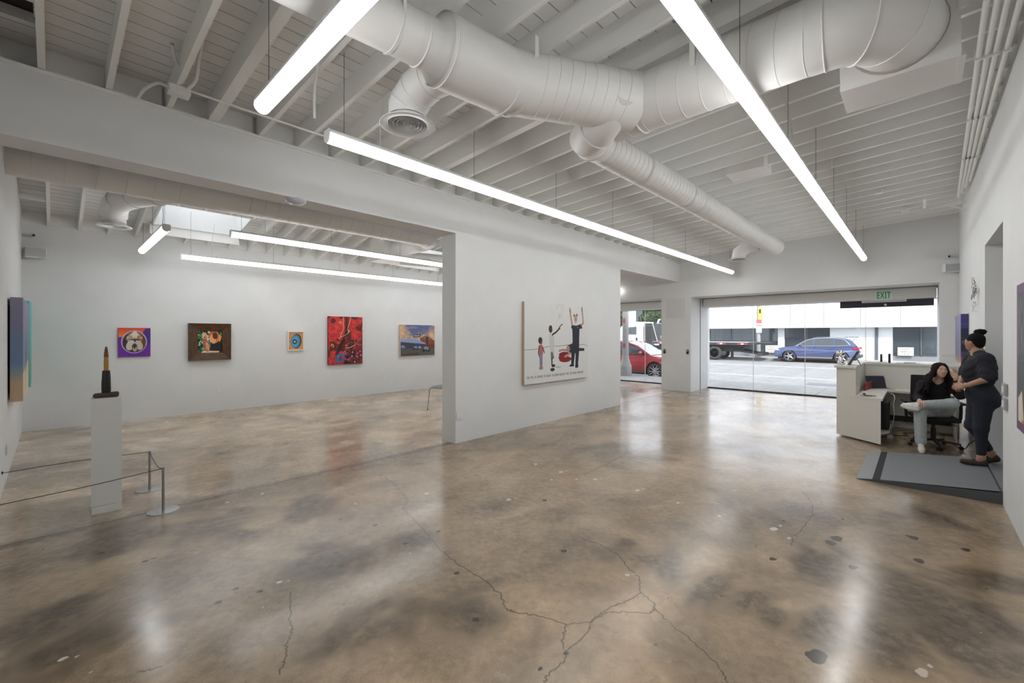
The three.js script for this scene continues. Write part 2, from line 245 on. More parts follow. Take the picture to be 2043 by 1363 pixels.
// ---------- ceiling ----------
const yb = (v) => 4.20 - 0.05 * v;           // underside of the joists, main bay
const yl = (v) => 3.70 + 0.18 * (11.5 - v);  // underside of the joists, side bay
const JD = 0.23, ceilingMain = new THREE.Group(), ceilingSide = new THREE.Group();
ceilingMain.name = 'ceiling'; ceilingMain.userData = { kind: 'structure', label: 'white board and joist ceiling over the main bay' };
ceilingSide.name = 'ceiling_001'; ceilingSide.userData = { kind: 'structure', label: 'white board and joist ceiling over the side bay, with skylights' };
scene.add(ceilingMain, ceilingSide);
const joistAt = []; for (let k = 0; k < 33; k++) joistAt.push(-0.063 + 0.412 * k + (k === 2 ? 0.02 : k === 3 ? -0.03 : 0));
const joistGeo = [0.022, 0.045].map((w) => prismX([[-0.617, yb(-0.617)], [5.46, yb(5.46)], [5.46, yb(5.46) + JD], [-0.617, yb(-0.617) + JD]], -w, w));
joistAt.forEach((x, k) => { if (x < 13.1) part('joist', joistGeo[k === 3 || k === 9 ? 1 : 0], M.joist, ceilingMain).position.x = x; });
const sideGeo = prismX([[5.68, yl(5.68)], [11.55, yl(11.55)], [11.55, yl(11.55) + 0.22], [5.68, yl(5.68) + 0.22]], -0.022, 0.022);
// two skylight wells through the side bay roof: [x0, x1, v0, v1]
const WELLS = [[1.36, 2.86, 9.7, 11.2], [6.95, 8.45, 9.7, 11.2]];
for (let k = 0; k < 34; k++) { const x = -0.05 + 0.4 * k; if (x > 13.1) break; if (WELLS.some(([a, b]) => x > a - 0.01 && x < b + 0.01)) { part('joist', prismX([[5.68, yl(5.68)], [9.66, yl(9.66)], [9.66, yl(9.66) + 0.22], [5.68, yl(5.68) + 0.22]], -0.022, 0.022), M.joist, ceilingSide).position.x = x; part('joist', prismX([[11.24, yl(11.24)], [11.55, yl(11.55)], [11.55, yl(11.55) + 0.22], [11.24, yl(11.24) + 0.22]], -0.022, 0.022), M.joist, ceilingSide).position.x = x; } else part('joist', sideGeo, M.joist, ceilingSide).position.x = x; }
for (const [a, b, c, d] of WELLS) for (const v of [c - 0.04, d]) part('trimmer', bx(a - 0.03, b + 0.03, yl(v + 0.02), yl(v + 0.02) + 0.22, -v - 0.04, -v), M.joist, ceilingSide);
// boards: each one a mesh
const PW = 0.142, boards = (grp, f, d, v0, v1, x0, x1, cut) => {
  let k = 0;
  for (let v = v0; v < v1 - 0.02; v += PW + 0.010, k++) {
    const e = Math.min(v1, v + PW), th = 0.02, spans = [];
    let xs = x0; for (const [a, b, c, dd] of cut) if (e > c && v < dd) { spans.push([xs, a]); xs = b; } spans.push([xs, x1]);
    for (const [p, q] of spans) part('ceiling_board', prismX([[v, f(v) + d], [e, f(e) + d], [e, f(e) + d + th], [v, f(v) + d + th]], p, q), M.plank[k % 4], grp);
  }
};
boards(ceilingMain, yb, JD, -0.617, 5.46, -0.375, 13.15, [[-0.375, -0.1, 3.9, 5.0]]);
boards(ceilingSide, yl, 0.22, 5.68, 11.55, -0.375, 13.15, WELLS);
struct('ceiling_deck', prismX([[-0.8, yb(-0.8) + 0.27], [5.46, yb(5.46) + 0.27], [5.46, yb(5.46) + 0.45], [-0.8, yb(-0.8) + 0.45]], -0.5, 13.2), M.roof, 'dark roof decking seen through the board gaps');
{ // side bay deck round the two skylight wells
  const strip = (v0, v1, x0, x1) => prismX([[v0, yl(v0) + 0.255], [v1, yl(v1) + 0.255], [v1, yl(v1) + 0.43], [v0, yl(v0) + 0.43]], x0, x1), L = [];
  L.push(strip(5.46, 9.7, -0.5, 13.2), strip(11.2, 11.75, -0.5, 13.2), strip(9.7, 11.2, -0.5, 1.36), strip(9.7, 11.2, 2.86, 6.95), strip(9.7, 11.2, 8.45, 13.2));
  struct('ceiling_deck', L, M.roof, 'dark roof decking over the side bay');
}
// blocking boards between joists over the long wall and over the beam
for (let k = 0; k < 32; k++) { const x = joistAt[k] + 0.022; if (x + 0.36 < 13.15) part('blocking', bx(x, x + 0.366, 3.93, yb(5.44) + JD, -5.455, -5.425), M.joist, ceilingMain); }
part('blocking', bx(-0.375, -0.072, 3.72, yl(11.5) + 0.22, -11.55, -11.52), M.joist, ceilingSide);
for (let k = 0; k < 32; k++) { const x = -0.028 + 0.4 * k; part('blocking', bx(x, x + 0.356, 3.72, yl(11.5) + 0.22, -11.55, -11.52), M.joist, ceilingSide); }
for (const [x, v] of [[-0.375, 4.4], [-0.375, 10.4], [-0.375, 9.4]]) part('noggin', bx(x, x + 0.3, (v < 5.5 ? yb(v) + 0.02 : yl(v)), (v < 5.5 ? yb(v) + 0.09 : yl(v) + 0.06), -v - 0.03, -v + 0.03), M.joist, v < 5.5 ? ceilingMain : ceilingSide);
// deeper cross header in the main ceiling (two blocks between joists) and small ceiling blocks
for (const [x, v, w, h] of [[6.7, 1.55, 0.41, 0.2], [7.55, 0.9, 0.05, 0.3]]) part('blocking', bx(x, x + w, yb(v) - 0.08, yb(v) + h, -v - 0.5, -v), M.joist, ceilingMain);
// skylights: white curb walls and a translucent dome pane
WELLS.forEach(([a, b, c, d], n) => {
  const g = new THREE.Group(); g.name = 'window_' + (3 + n); g.userData = { kind: 'structure', label: n ? 'skylight well further along the side bay roof' : 'skylight well over the framed painting' }; scene.add(g);
  const top = 4.95, th = 0.03;
  const wallUp = (x0, x1, v0, v1) => part('curb', prism([V3(x0, yl(v0) + 0.18, -v0), V3(x1, yl(v0) + 0.18, -v0), V3(x1, yl(v1) + 0.18, -v1), V3(x0, yl(v1) + 0.18, -v1)], V3(0, top - 4.1, 0)), M.wall, g);
  wallUp(a, a + th, c, d); wallUp(b - th, b, c, d); wallUp(a, b, c, c + th); wallUp(a, b, d - th, d);
  part('skylight_pane', prism([V3(a - th, yl(c) + 0.18 + top - 4.1, -c + th), V3(b + th, yl(c) + 0.18 + top - 4.1, -c + th), V3(b + th, yl(d) + 0.18 + top - 4.1, -d - th), V3(a - th, yl(d) + 0.18 + top - 4.1, -d - th)], V3(0, 0.008, 0)), phys(1, 1, 1, 0.8, { transmission: 0.95, thickness: 0 }), g, 'frosted skylight pane');
  for (const t of [0.33, 0.62]) part('glazing_bar', prism([V3(a, yl(lerp(c, d, t)) + 0.16 + top - 4.1, -lerp(c, d, t)), V3(b, yl(lerp(c, d, t)) + 0.16 + top - 4.1, -lerp(c, d, t)), V3(b, yl(lerp(c, d, t)) + 0.16 + top - 4.1, -lerp(c, d, t) - 0.03), V3(a, yl(lerp(c, d, t)) + 0.16 + top - 4.1, -lerp(c, d, t) - 0.03)], V3(0, 0.02, 0)), M.whiteMetal, g);
});
// ---------- pendant strip lights ----------
const strips = [];
function pendant(label, [x0, v0], [x1, v1], y, roofAt, group) {
  const L = Math.hypot(x1 - x0, v1 - v0), t = thing('pendant_light', label, 'light', [(x0 + x1) / 2, y, -(v0 + v1) / 2], Math.abs(v1 - v0) > Math.abs(x1 - x0) ? Math.PI / 2 : 0, group);
  const half = []; for (let i = 0; i <= 18; i++) { const a = Math.PI - 0.3 + i / 18 * (Math.PI + 0.6); half.push([Math.cos(a) * 0.055, Math.sin(a) * 0.058]); }
  const lens = shape2(half, L - 0.02).rotateY(Math.PI / 2).translate(-L / 2 + 0.01, 0, 0);
  part('lamp_lens', lens, roofAt === yl ? M.lensSide : M.lens, t, 'glowing white half-round lens');
  part('housing', rbx(-L / 2, L / 2, 0.016, 0.055, -0.051, 0.051, 0.01), M.whiteMetal, t, 'white metal channel on top');
  for (const s of [-1, 1]) part('end_cap', shape2([...half, [0.051, 0.055], [-0.051, 0.055]], 0.008).rotateY(Math.PI / 2).translate(s * L / 2 - (s > 0 ? 0 : 0.008), 0, 0), M.whiteMetal, t);
  const n = Math.max(2, Math.round(L / 1.55) + 1);
  for (let i = 0; i < n; i++) {
    const s = -L / 2 + 0.15 + (L - 0.3) * i / (n - 1), v = t.rotation.y ? (v0 + v1) / 2 + s : v0, top = roofAt(v) - y + 0.22;
    part('suspension_cable', rod([s, 0.05, 0], [s, top, 0], 0.0022, 6), M.wire, t);
    part('cable_grip', place(cyl(0.007, 0.03, 8), s, 0.065, 0), M.steel, t);
  }
  part('power_cord', tube([[-L / 2 + 0.5, 0.05, 0.01], [-L / 2 + 0.49, 0.25, 0.03], [-L / 2 + 0.54, roofAt(v0) - y + 0.05, 0.0]], 0.005, 20, 6), M.white, t);
  const rl = new THREE.RectAreaLight(new THREE.Color().setRGB(0.975, 0.995, 1.0), roofAt === yl ? STRIP * 0.68 : STRIP, L - 0.04, 0.1); rl.rotation.x = -Math.PI / 2; rl.position.y = -0.064; t.add(rl); strips.push(rl);
  return t;
}
const STRIP = 3;
pendant('long pendant strip light running alongside the boxed beam above the partition', [1.63, 3.73], [12.75, 3.73], 3.44, yb);
pendant('long pendant strip light on the right, over the open floor', [1.6, 0.905], [12.5, 0.905], 3.44, yb);
pendant('short pendant strip light at upper left, crossing below the big duct', [1.08, 0.9], [1.08, 3.6], 3.44, yb);
pendant('short pendant strip light below the skylight, pointing at the long wall', [1.18, 8.3], [1.18, 10.9], 3.34, yl);
pendant('pendant strip light of the side bay, nearer the beam', [1.95, 8.0], [9.6, 8.0], 3.34, yl);
pendant('pendant strip light of the side bay, close to the long wall', [1.7, 10.35], [12.4, 10.35], 3.24, yl);

// ---------- air ducts ----------
function louvre(parent, x, y, z, r) {
  const d = part('diffuser', new THREE.LatheGeometry([[r * 0.72, 0.05], [r * 0.76, 0.02], [r * 1.02, 0.004], [r * 1.04, 0], [r * 1.02, -0.006], [r * 0.74, 0.0], [r * 0.70, 0.012]].map(([a, b]) => new THREE.Vector2(a, b)), 40).translate(x, y, z), M.whiteMetal, parent, 'round ceiling diffuser flange');
  for (let k = 0; k < 5; k++) { const q = r * (0.12 + 0.125 * k); part('louvre_ring', new THREE.LatheGeometry([[q, 0.035], [q + r * 0.05, 0.0], [q + r * 0.058, 0.002], [q + r * 0.008, 0.037]].map(([a, b]) => new THREE.Vector2(a, b)), 36).translate(x, y, z), M.whiteMetal, d); }
}
{ // main duct of the big bay
  const t = thing('air_duct', 'big white round duct trunk crossing the main ceiling to a metal plenum', 'duct');
  const Y = 3.80, P = (x, v, y = Y) => [x, y, -v];
  part('trunk_pipe', [pipe([P(-0.37, 2.72), P(1.79, 2.57)], 0.17), ...seams(P(-0.3, 2.715), P(1.73, 2.575), 0.17, 0.75, 0.006)], M.duct, t);
  part('reducer', [pipe([P(1.72, 2.573), P(1.86, 2.56), P(1.93, 2.55)], [0.17, 0.175, 0.25]), seamRing(P(1.77, 2.57), [1, 0, 0.07], 0.173, 0.008)], M.duct, t);
  part('tee_pipe', [pipe([P(1.92, 2.552), P(2.56, 2.475)], 0.25), seamRing(P(2.54, 2.478), [1, 0, 0.12], 0.253, 0.009), seamRing(P(1.95, 2.55), [1, 0, 0.12], 0.253, 0.006)], M.duct, t);
  part('angled_pipe', [pipe([P(2.50, 2.483), P(2.72, 2.385), P(3.56, 1.87)], 0.244), ...seams(P(2.76, 2.36), P(3.47, 1.925), 0.244, 0.105, 0.0035, 0.12)], M.duct, t);
  part('cross_trunk', [pipe([P(3.64, 2.10), P(3.64, 0.47)], 0.243, 32, true), ...seams(P(3.64, 2.0), P(3.64, 0.5), 0.243, 0.17, 0.003, 0.1), seamRing(P(3.64, 1.82), [0, 0, 1], 0.246, 0.009)], M.duct, t);
  const el = [P(3.64, 0.56)]; for (let i = 0; i <= 6; i++) { const a = i / 6 * Math.PI / 2; el.push(P(3.64 + (1 - Math.cos(a)) * 0.36, 0.472 - Math.sin(a) * 0.36)); } el.push(P(4.06, 0.112));
  const elbow = part('elbow', pipe(el, 0.247, 32), M.duct, t);
  for (let i = 1; i < 8; i += 2) { const a = V3(...el[i + 1]).sub(V3(...el[i - 1])).normalize(); part('elbow_seam', seamRing(el[i], a.toArray(), 0.249, 0.006), M.duct, elbow); }
  part('collar_ring', seamRing(P(4.0, 0.112), [1, 0, 0], 0.25, 0.013), std(0.42, 0.38, 0.33, 0.8), t, 'crusty sealant bead round the collar');
  // drop to the round diffuser on the left
  part('drop_elbow', [pipe([P(2.10, 2.50, 3.74), P(2.05, 2.80, 3.75), P(2.047, 2.98, 3.72), P(2.045, 3.10, 3.66), P(2.045, 3.13, 3.61)], 0.155, 28), seamRing(P(2.05, 2.80, 3.75), [-0.1, -0.06, -1], 0.157, 0.005), seamRing(P(2.047, 2.98, 3.72), [0, -0.33, -1], 0.158, 0.005), seamRing(P(2.045, 3.10, 3.66), [0, -0.8, -0.75], 0.162, 0.005)], M.duct, t);
  part('collar', pipe([[2.045, 3.54, -3.13], [2.045, 3.66, -3.13]], 0.155), M.duct, t);
  louvre(t, 2.045, 3.48, -3.13, 0.22);
  // branch towards the street
  part('branch_takeoff', [pipe([P(3.34, 1.86, 3.82), P(3.40, 2.02, 3.70), P(3.46, 2.16, 3.64), P(3.58, 2.34, 3.64), P(3.76, 2.42, 3.68), P(3.92, 2.43, 3.70)], 0.18, 28), seamRing(P(3.46, 2.16, 3.63), [0.4, 0, -0.8], 0.183, 0.006), seamRing(P(3.58, 2.34, 3.64), [0.8, 0.1, -0.6], 0.183, 0.006), seamRing(P(3.76, 2.42, 3.68), [1, 0.1, -0.2], 0.183, 0.006)], M.duct, t);
  part('branch_pipe', [pipe([P(3.88, 2.43, 3.70), P(11.2, 2.37, 3.70)], 0.177, 28, true), ...seams(P(3.92, 2.43, 3.70), P(11.1, 2.37, 3.70), 0.177, 0.10, 0.0035, 0.12)], M.duct, t);
  part('end_outlet', [pipe([P(10.3, 2.5, 3.66), P(10.3, 2.72, 3.62), P(10.3, 2.86, 3.52), P(10.3, 2.88, 3.40)], 0.135, 24)], M.duct, t);
  louvre(t, 10.3, 3.37, -2.88, 0.195);
  // hangers
  const strap = (x, v, r, top, w = 0.022) => part('hanger_strap', [bx(x - w, x + w, Y, top, -v - r - 0.004, -v - r), bx(x - w, x + w, Y, top, -v + r, -v + r + 0.004), pipe([[x - w, Y, -v], [x + w, Y, -v]], r + 0.004, 24)], M.duct, t);
  strap(2.62, 2.45, 0.252, 4.08); strap(1.56, 2.59, 0.172, 4.07, 0.012);
  part('hanger_strap', [bx(3.42, 3.86, 4.12, 4.14, -1.30, -1.26), bx(3.39, 3.394, Y, 4.14, -1.30, -1.26), bx(3.886, 3.89, Y, 4.14, -1.30, -1.26)], M.duct, t);
  for (const x of [4.8, 6.1, 6.5, 7.9, 9.4, 10.8]) part('hanger_strap', [pipe([[x - 0.012, 3.70, -2.41], [x + 0.012, 3.70, -2.41]], 0.183, 24), bx(x - 0.01, x + 0.01, 3.70, 4.07, -2.597, -2.594)], M.duct, t);
}
{ // plenum box that the elbow enters
  const t = thing('duct_plenum', 'white sheet metal plenum box at the ceiling where the big duct ends', 'duct box', [4.0, 3.517, -0.115]);
  part('front_plate', bx(0, 0.012, 0, 0.65, -0.312, 0.312), M.duct, t); part('bottom_plate', bx(0.012, 0.42, 0, 0.012, -0.312, 0.312), M.duct, t);
  part('side_plate', bx(0.012, 0.42, 0.012, 0.65, -0.312, -0.30), M.duct, t); part('side_plate', bx(0.012, 0.42, 0.012, 0.65, 0.30, 0.312), M.duct, t); part('rear_plate', bx(0.408, 0.42, 0.012, 0.65, -0.30, 0.30), M.duct, t);
  part('flange', bx(-0.006, 0.0, 0.30, 0.65, 0.295, 0.33), M.duct, t); part('flange', bx(0.0, 0.42, -0.006, 0.0, 0.30, 0.335), M.duct, t);
}
{ // duct of the side bay
  const t = thing('air_duct', 'white round duct running behind the boxed beam in the side bay', 'duct');
  const y = 3.78, v = 7.55, P = (x, vv, yy = y) => [x, yy, -vv];
  part('trunk_pipe', [pipe([P(-0.37, v + 0.15), P(5.2, v)], 0.2, 28), ...seams(P(-0.3, v + 0.15), P(1.3, v + 0.1), 0.2, 0.28, 0.004), ...seams(P(2.0, v + 0.08), P(5.2, v), 0.2, 0.2, 0.004)], M.duct, t);
  part('end_elbow', [pipe([P(5.15, v), P(5.4, v + 0.05), P(5.6, v + 0.25), P(5.65, v + 0.5), P(5.65, 9.2)], 0.2, 28), seamRing(P(5.4, v + 0.05), [1, 0, -0.5], 0.203, 0.006), seamRing(P(5.6, v + 0.25), [0.5, 0, -1], 0.203, 0.006)], M.duct, t);
  part('branch_pipe', [pipe([P(1.35, v + 0.1), P(1.1, 7.95), P(0.85, 8.5, 3.79), P(0.72, 9.0, 3.80), P(0.68, 9.22, 3.76), P(0.672, 9.33, 3.68), P(0.672, 9.36, 3.60)], 0.17, 28), seamRing(P(1.05, 8.06), [-0.4, 0, -1], 0.174, 0.006), seamRing(P(0.85, 8.5, 3.79), [-0.4, 0, -1], 0.174, 0.006), seamRing(P(0.72, 9.0, 3.80), [-0.2, -0.2, -1], 0.174, 0.006)], M.duct, t);
  part('collar', pipe([[0.672, 3.51, -9.36], [0.672, 3.66, -9.36]], 0.15), M.duct, t);
  louvre(t, 0.672, 3.45, -9.36, 0.215);
  part('cross_pipe', [pipe([P(5.9, 9.3, 3.62), P(8.2, 8.9, 3.66)], 0.17, 24, true), ...seams(P(6.0, 9.28, 3.62), P(8.1, 8.92, 3.66), 0.17, 0.4, 0.004)], M.duct, t);
  part('plenum', rbx(5.3, 6.05, 3.5, 4.1, -9.75, -9.1, 0.01), M.duct, t, 'boxy white plenum');
  part('collar', pipe([[8.2, 3.43, -8.9], [8.2, 3.62, -8.9]], 0.14), M.duct, t);
  louvre(t, 8.2, 3.37, -8.9, 0.19);
  for (const x of [0.35, 1.95, 3.2, 4.4]) part('hanger_strap', [pipe([P(x - 0.012, v + 0.1), P(x + 0.012, v + 0.1)], 0.206, 24), bx(x - 0.012, x + 0.012, y, yl(v) + 0.1, -v - 0.31, -v - 0.306)], M.duct, t);
}
// ---------- conduits, boxes, hatch ----------
[[-0.355, -0.50], [-0.41, -0.525], [-0.463, -0.55], [-0.531, -0.58]].forEach(([va, vb], i) => solo('conduit', [pipe([[-0.3, yb(0) - 0.07, -va + 0.03], [4.65, yb(0) - 0.07, -va], [10.9 - 0.35 * i, 4.14 - 0.0 * i, -vb]], 0.019, 10), ...[1, 2.5, 4, 5.5, 7, 8.5].map((x) => bx(x - 0.012, x + 0.012, 4.1, 4.2, -lerp(va, vb, clamp((x - 4.65) / 6.2)) - 0.025, -lerp(va, vb, clamp((x - 4.65) / 6.2)) + 0.025))], M.joist, ['white conduit high along the right wall, first from the room', 'white conduit high along the right wall, second from the room', 'white conduit high along the right wall, third from the room', 'white conduit high along the right wall, tight in the ceiling corner'][i], 'conduit'));
solo('conduit_bracket', [bx(10.9, 10.94, 4.02, 4.06, 0.30, 0.6), rod([10.92, 4.04, 0.36], [10.92, 3.9, 0.6], 0.014, 6), bx(10.2, 10.92, 4.03, 4.06, 0.05, 0.09)], M.joist, 'white angle bracket carrying the conduits near the street wall', 'bracket');
solo('conduit', [pipe([[0.8, 3.955, -4.86], [1.3, 3.95, -4.86], [2.45, 3.95, -4.86]], 0.012, 8)], M.joist, 'thin white conduit crossing under the joists from the junction box', 'conduit');
{ const t = thing('junction_box', 'white electrical junction box with bent conduits under a joist', 'junction box', [0.78, 3.9, -4.86]);
  part('box', rbx(-0.08, 0.08, -0.02, 0.05, -0.06, 0.06, 0.008), M.joist, t);
  part('conduit', tube([[-0.05, 0.03, -0.03], [-0.12, 0.08, -0.1], [-0.2, 0.06, -0.25], [-0.24, 0.02, -0.42]], 0.014, 24, 8), M.joist, t);
  part('conduit', tube([[-0.02, 0.03, 0.04], [0.0, 0.14, 0.12], [-0.06, 0.2, 0.2], [-0.1, 0.24, 0.34]], 0.014, 24, 8), M.joist, t);
  part('conduit', tube([[0.05, 0.03, 0.04], [0.1, 0.1, 0.12], [0.09, 0.2, 0.3], [0.06, 0.25, 0.6]], 0.014, 24, 8), M.joist, t); }
solo('junction_box', [rbx(2.42, 2.56, 3.92, 3.99, -4.92, -4.8, 0.008)], M.joist, 'small white junction box at the end of the thin conduit', 'junction box');
solo('flexible_conduit', tube([[1.26, 4.03, -3.0], [1.36, 4.0, -3.3], [1.5, 3.93, -3.62], [1.52, 3.8, -3.72], [1.53, 3.56, -3.75]], 0.012, 40, 8), M.joist, 'looped white flexible conduit dropping to the upper left strip light', 'conduit');
solo('flexible_conduit', tube([[4.95, 4.2, -1.03], [4.96, 3.95, -0.94], [4.97, 3.7, -0.91], [4.97, 3.5, -0.905]], 0.012, 40, 8), M.joist, 'ribbed white flexible conduit dropping to the right strip light', 'conduit');
{ const t = thing('roof_hatch', 'dark open roof hatch with a white frame at the upper left', 'hatch', [-0.24, 4.15, -4.45]);
  part('frame_bar', bx(-0.135, 0.14, -0.02, 0.06, -0.6, -0.54), M.joist, t); part('frame_bar', bx(-0.135, 0.14, -0.02, 0.06, 0.5, 0.56), M.joist, t);
  part('hatch_panel', bx(-0.135, 0.14, 0.22, 0.24, -0.6, 0.56), M.darkGap, t, 'dark underside of the hatch'); }
{ const t = thing('ceiling_sensor', 'shallow round white access point under the boxed beam', 'wifi unit', [1.99, 3.33, -5.42]);
  part('dome', new THREE.LatheGeometry([[0, -0.05], [0.04, -0.049], [0.08, -0.04], [0.11, -0.018], [0.115, 0]].map(([a, b]) => new THREE.Vector2(a, b)), 36), std(0.6, 0.59, 0.66, 0.35), t);
  part('centre_ring', new THREE.TorusGeometry(0.036, 0.003, 6, 28).rotateX(Math.PI / 2).translate(0, -0.047, 0), M.grey, t); }
const lampSpot = thing('recessed_spotlight', 'tiny glowing white spotlight under the beam by the side window', 'light', [13.0, 3.2, -7.35]);
part('lamp_bulb', dot(0, 0, 0, 0.022), new THREE.MeshStandardMaterial({ color: 0xffffff, emissive: 0xffffff, emissiveIntensity: 1.5 }), lampSpot); part('stem', [rod([0, 0.02, 0], [0, 1.56, 0], 0.012, 8)], M.white, lampSpot);
{ const pl = new THREE.PointLight(new THREE.Color().setRGB(1, 0.96, 0.9), 0.08, 0, 2); pl.position.set(0, 0, 0); lampSpot.add(pl); }
// speakers and cameras in the two far corners
function speaker(label, x, y, z, turn) { const t = thing('wall_speaker', label, 'speaker', [x, y, z], turn); part('cabinet', rbx(-0.13, 0.13, -0.09, 0.09, -0.08, 0.08, 0.015), M.plastic, t); part('grille', rbx(-0.118, 0.118, -0.075, 0.075, 0.078, 0.088, 0.004), M.grey, t, 'grey cloth grille'); part('bracket', bx(-0.02, 0.02, -0.02, 0.02, -0.16, -0.08), M.plastic, t); return t; }
speaker('small grey wall speaker in the left corner', -0.21, 3.17, -11.38, Math.PI * 0.06);
speaker('small grey wall speaker in the corner by the street wall', 12.99, 3.13, 0.50, -Math.PI * 0.42);
function cam(label, x, y, z, turn) { const t = thing('security_camera', label, 'camera', [x, y, z], turn); part('mount', [place(cyl(0.03, 0.012, 16), 0, 0, -0.09, Math.PI / 2), rod([0, 0, -0.09], [0, 0.01, -0.02], 0.01, 8)], M.plastic, t); part('camera_body', rbx(-0.025, 0.025, -0.03, 0.03, -0.03, 0.05, 0.012), M.plastic, t); part('lens', place(cyl(0.02, 0.012, 16), 0, 0.0, 0.053, Math.PI / 2), M.black, t, 'black lens'); return t; }
cam('small white camera with black lens above the left corner speaker', -0.24, 3.48, -11.45, 0.2);
cam('small white camera with black lens above the far right speaker', 13.05, 3.38, 0.45, -Math.PI * 0.42);
for (const [x, v] of [[9.6, 0.5], [11.4, 0.2], [11.6, 1.3]]) solo('ceiling_block', rbx(x - 0.05, x + 0.05, yb(v) - 0.06, yb(v), -v - 0.05, -v + 0.05, 0.01), M.joist, { 9.6: 'small white sensor box under the joists, nearest the right strip light', 11.4: 'small white sensor box under the joists close to the right wall', 11.6: 'small white sensor box under the joists near the street wall' }[x], 'sensor');
// flush ceiling light inside the side passage
{ const t = thing('ceiling_light', 'flush white ceiling light inside the side passage', 'light', [7.4, 2.868, 2.3]); part('frame', rbx(-0.2, 0.2, -0.03, 0, -0.32, 0.32, 0.008), M.whiteMetal, t); part('lamp_panel', bx(-0.17, 0.17, -0.034, -0.03, -0.29, 0.29), new THREE.MeshStandardMaterial({ color: 0xffffff, emissive: new THREE.Color().setRGB(0.975, 0.995, 1), emissiveIntensity: 2 }), t);
  const rl = new THREE.RectAreaLight(new THREE.Color().setRGB(0.975, 0.995, 1), 4, 0.34, 0.58); rl.rotation.x = -Math.PI / 2; rl.position.y = -0.04; t.add(rl); }
// ---------- artworks ----------
function canvasTex(w, h, draw) {
  const cv = document.createElement('canvas'); cv.width = w; cv.height = h; const c = cv.getContext('2d'); draw(c, w, h);
  const t = new THREE.CanvasTexture(cv); t.colorSpace = THREE.SRGBColorSpace; t.wrapS = t.wrapT = THREE.ClampToEdgeWrapping; return t;
}
const painted = (w, h, draw, rough = 0.55) => new THREE.MeshStandardMaterial({ map: canvasTex(w, h, draw), roughness: rough });
const ell = (c, x, y, rx, ry, col, rot = 0) => { c.fillStyle = col; c.beginPath(); c.ellipse(x, y, rx, ry, rot, 0, 7); c.fill(); };
const poly = (c, pts, col) => { c.fillStyle = col; c.beginPath(); pts.forEach(([x, y], i) => (i ? c.lineTo(x, y) : c.moveTo(x, y))); c.closePath(); c.fill(); };
const path = (c, pts, col, lw) => { c.strokeStyle = col; c.lineWidth = lw; c.lineCap = 'round'; c.lineJoin = 'round'; c.beginPath(); pts.forEach(([x, y], i) => (i ? c.lineTo(x, y) : c.moveTo(x, y))); c.stroke(); };
const mix3 = (a, b, t) => 'rgb(' + [0, 1, 2].map((i) => Math.round(lerp(a[i], b[i], clamp(t)))).join(',') + ')';
const boxFace = (x0, x1, y0, y1, z) => new THREE.PlaneGeometry(x1 - x0, y1 - y0).translate((x0 + x1) / 2, (y0 + y1) / 2, z);
const face = (w, h) => new THREE.PlaneGeometry(w, h);
function dabs(c, w, h, n, f) { for (let i = 0; i < n; i++) { const x = rnd() * w, y = rnd() * h, col = f(x / w, y / h); if (!col) continue; c.strokeStyle = col; c.lineWidth = rr(1, 4) * w / 400; c.beginPath(); c.moveTo(x, y); c.lineTo(x + rr(-12, 12) * w / 400, y + rr(-7, 7) * w / 400); c.stroke(); } }

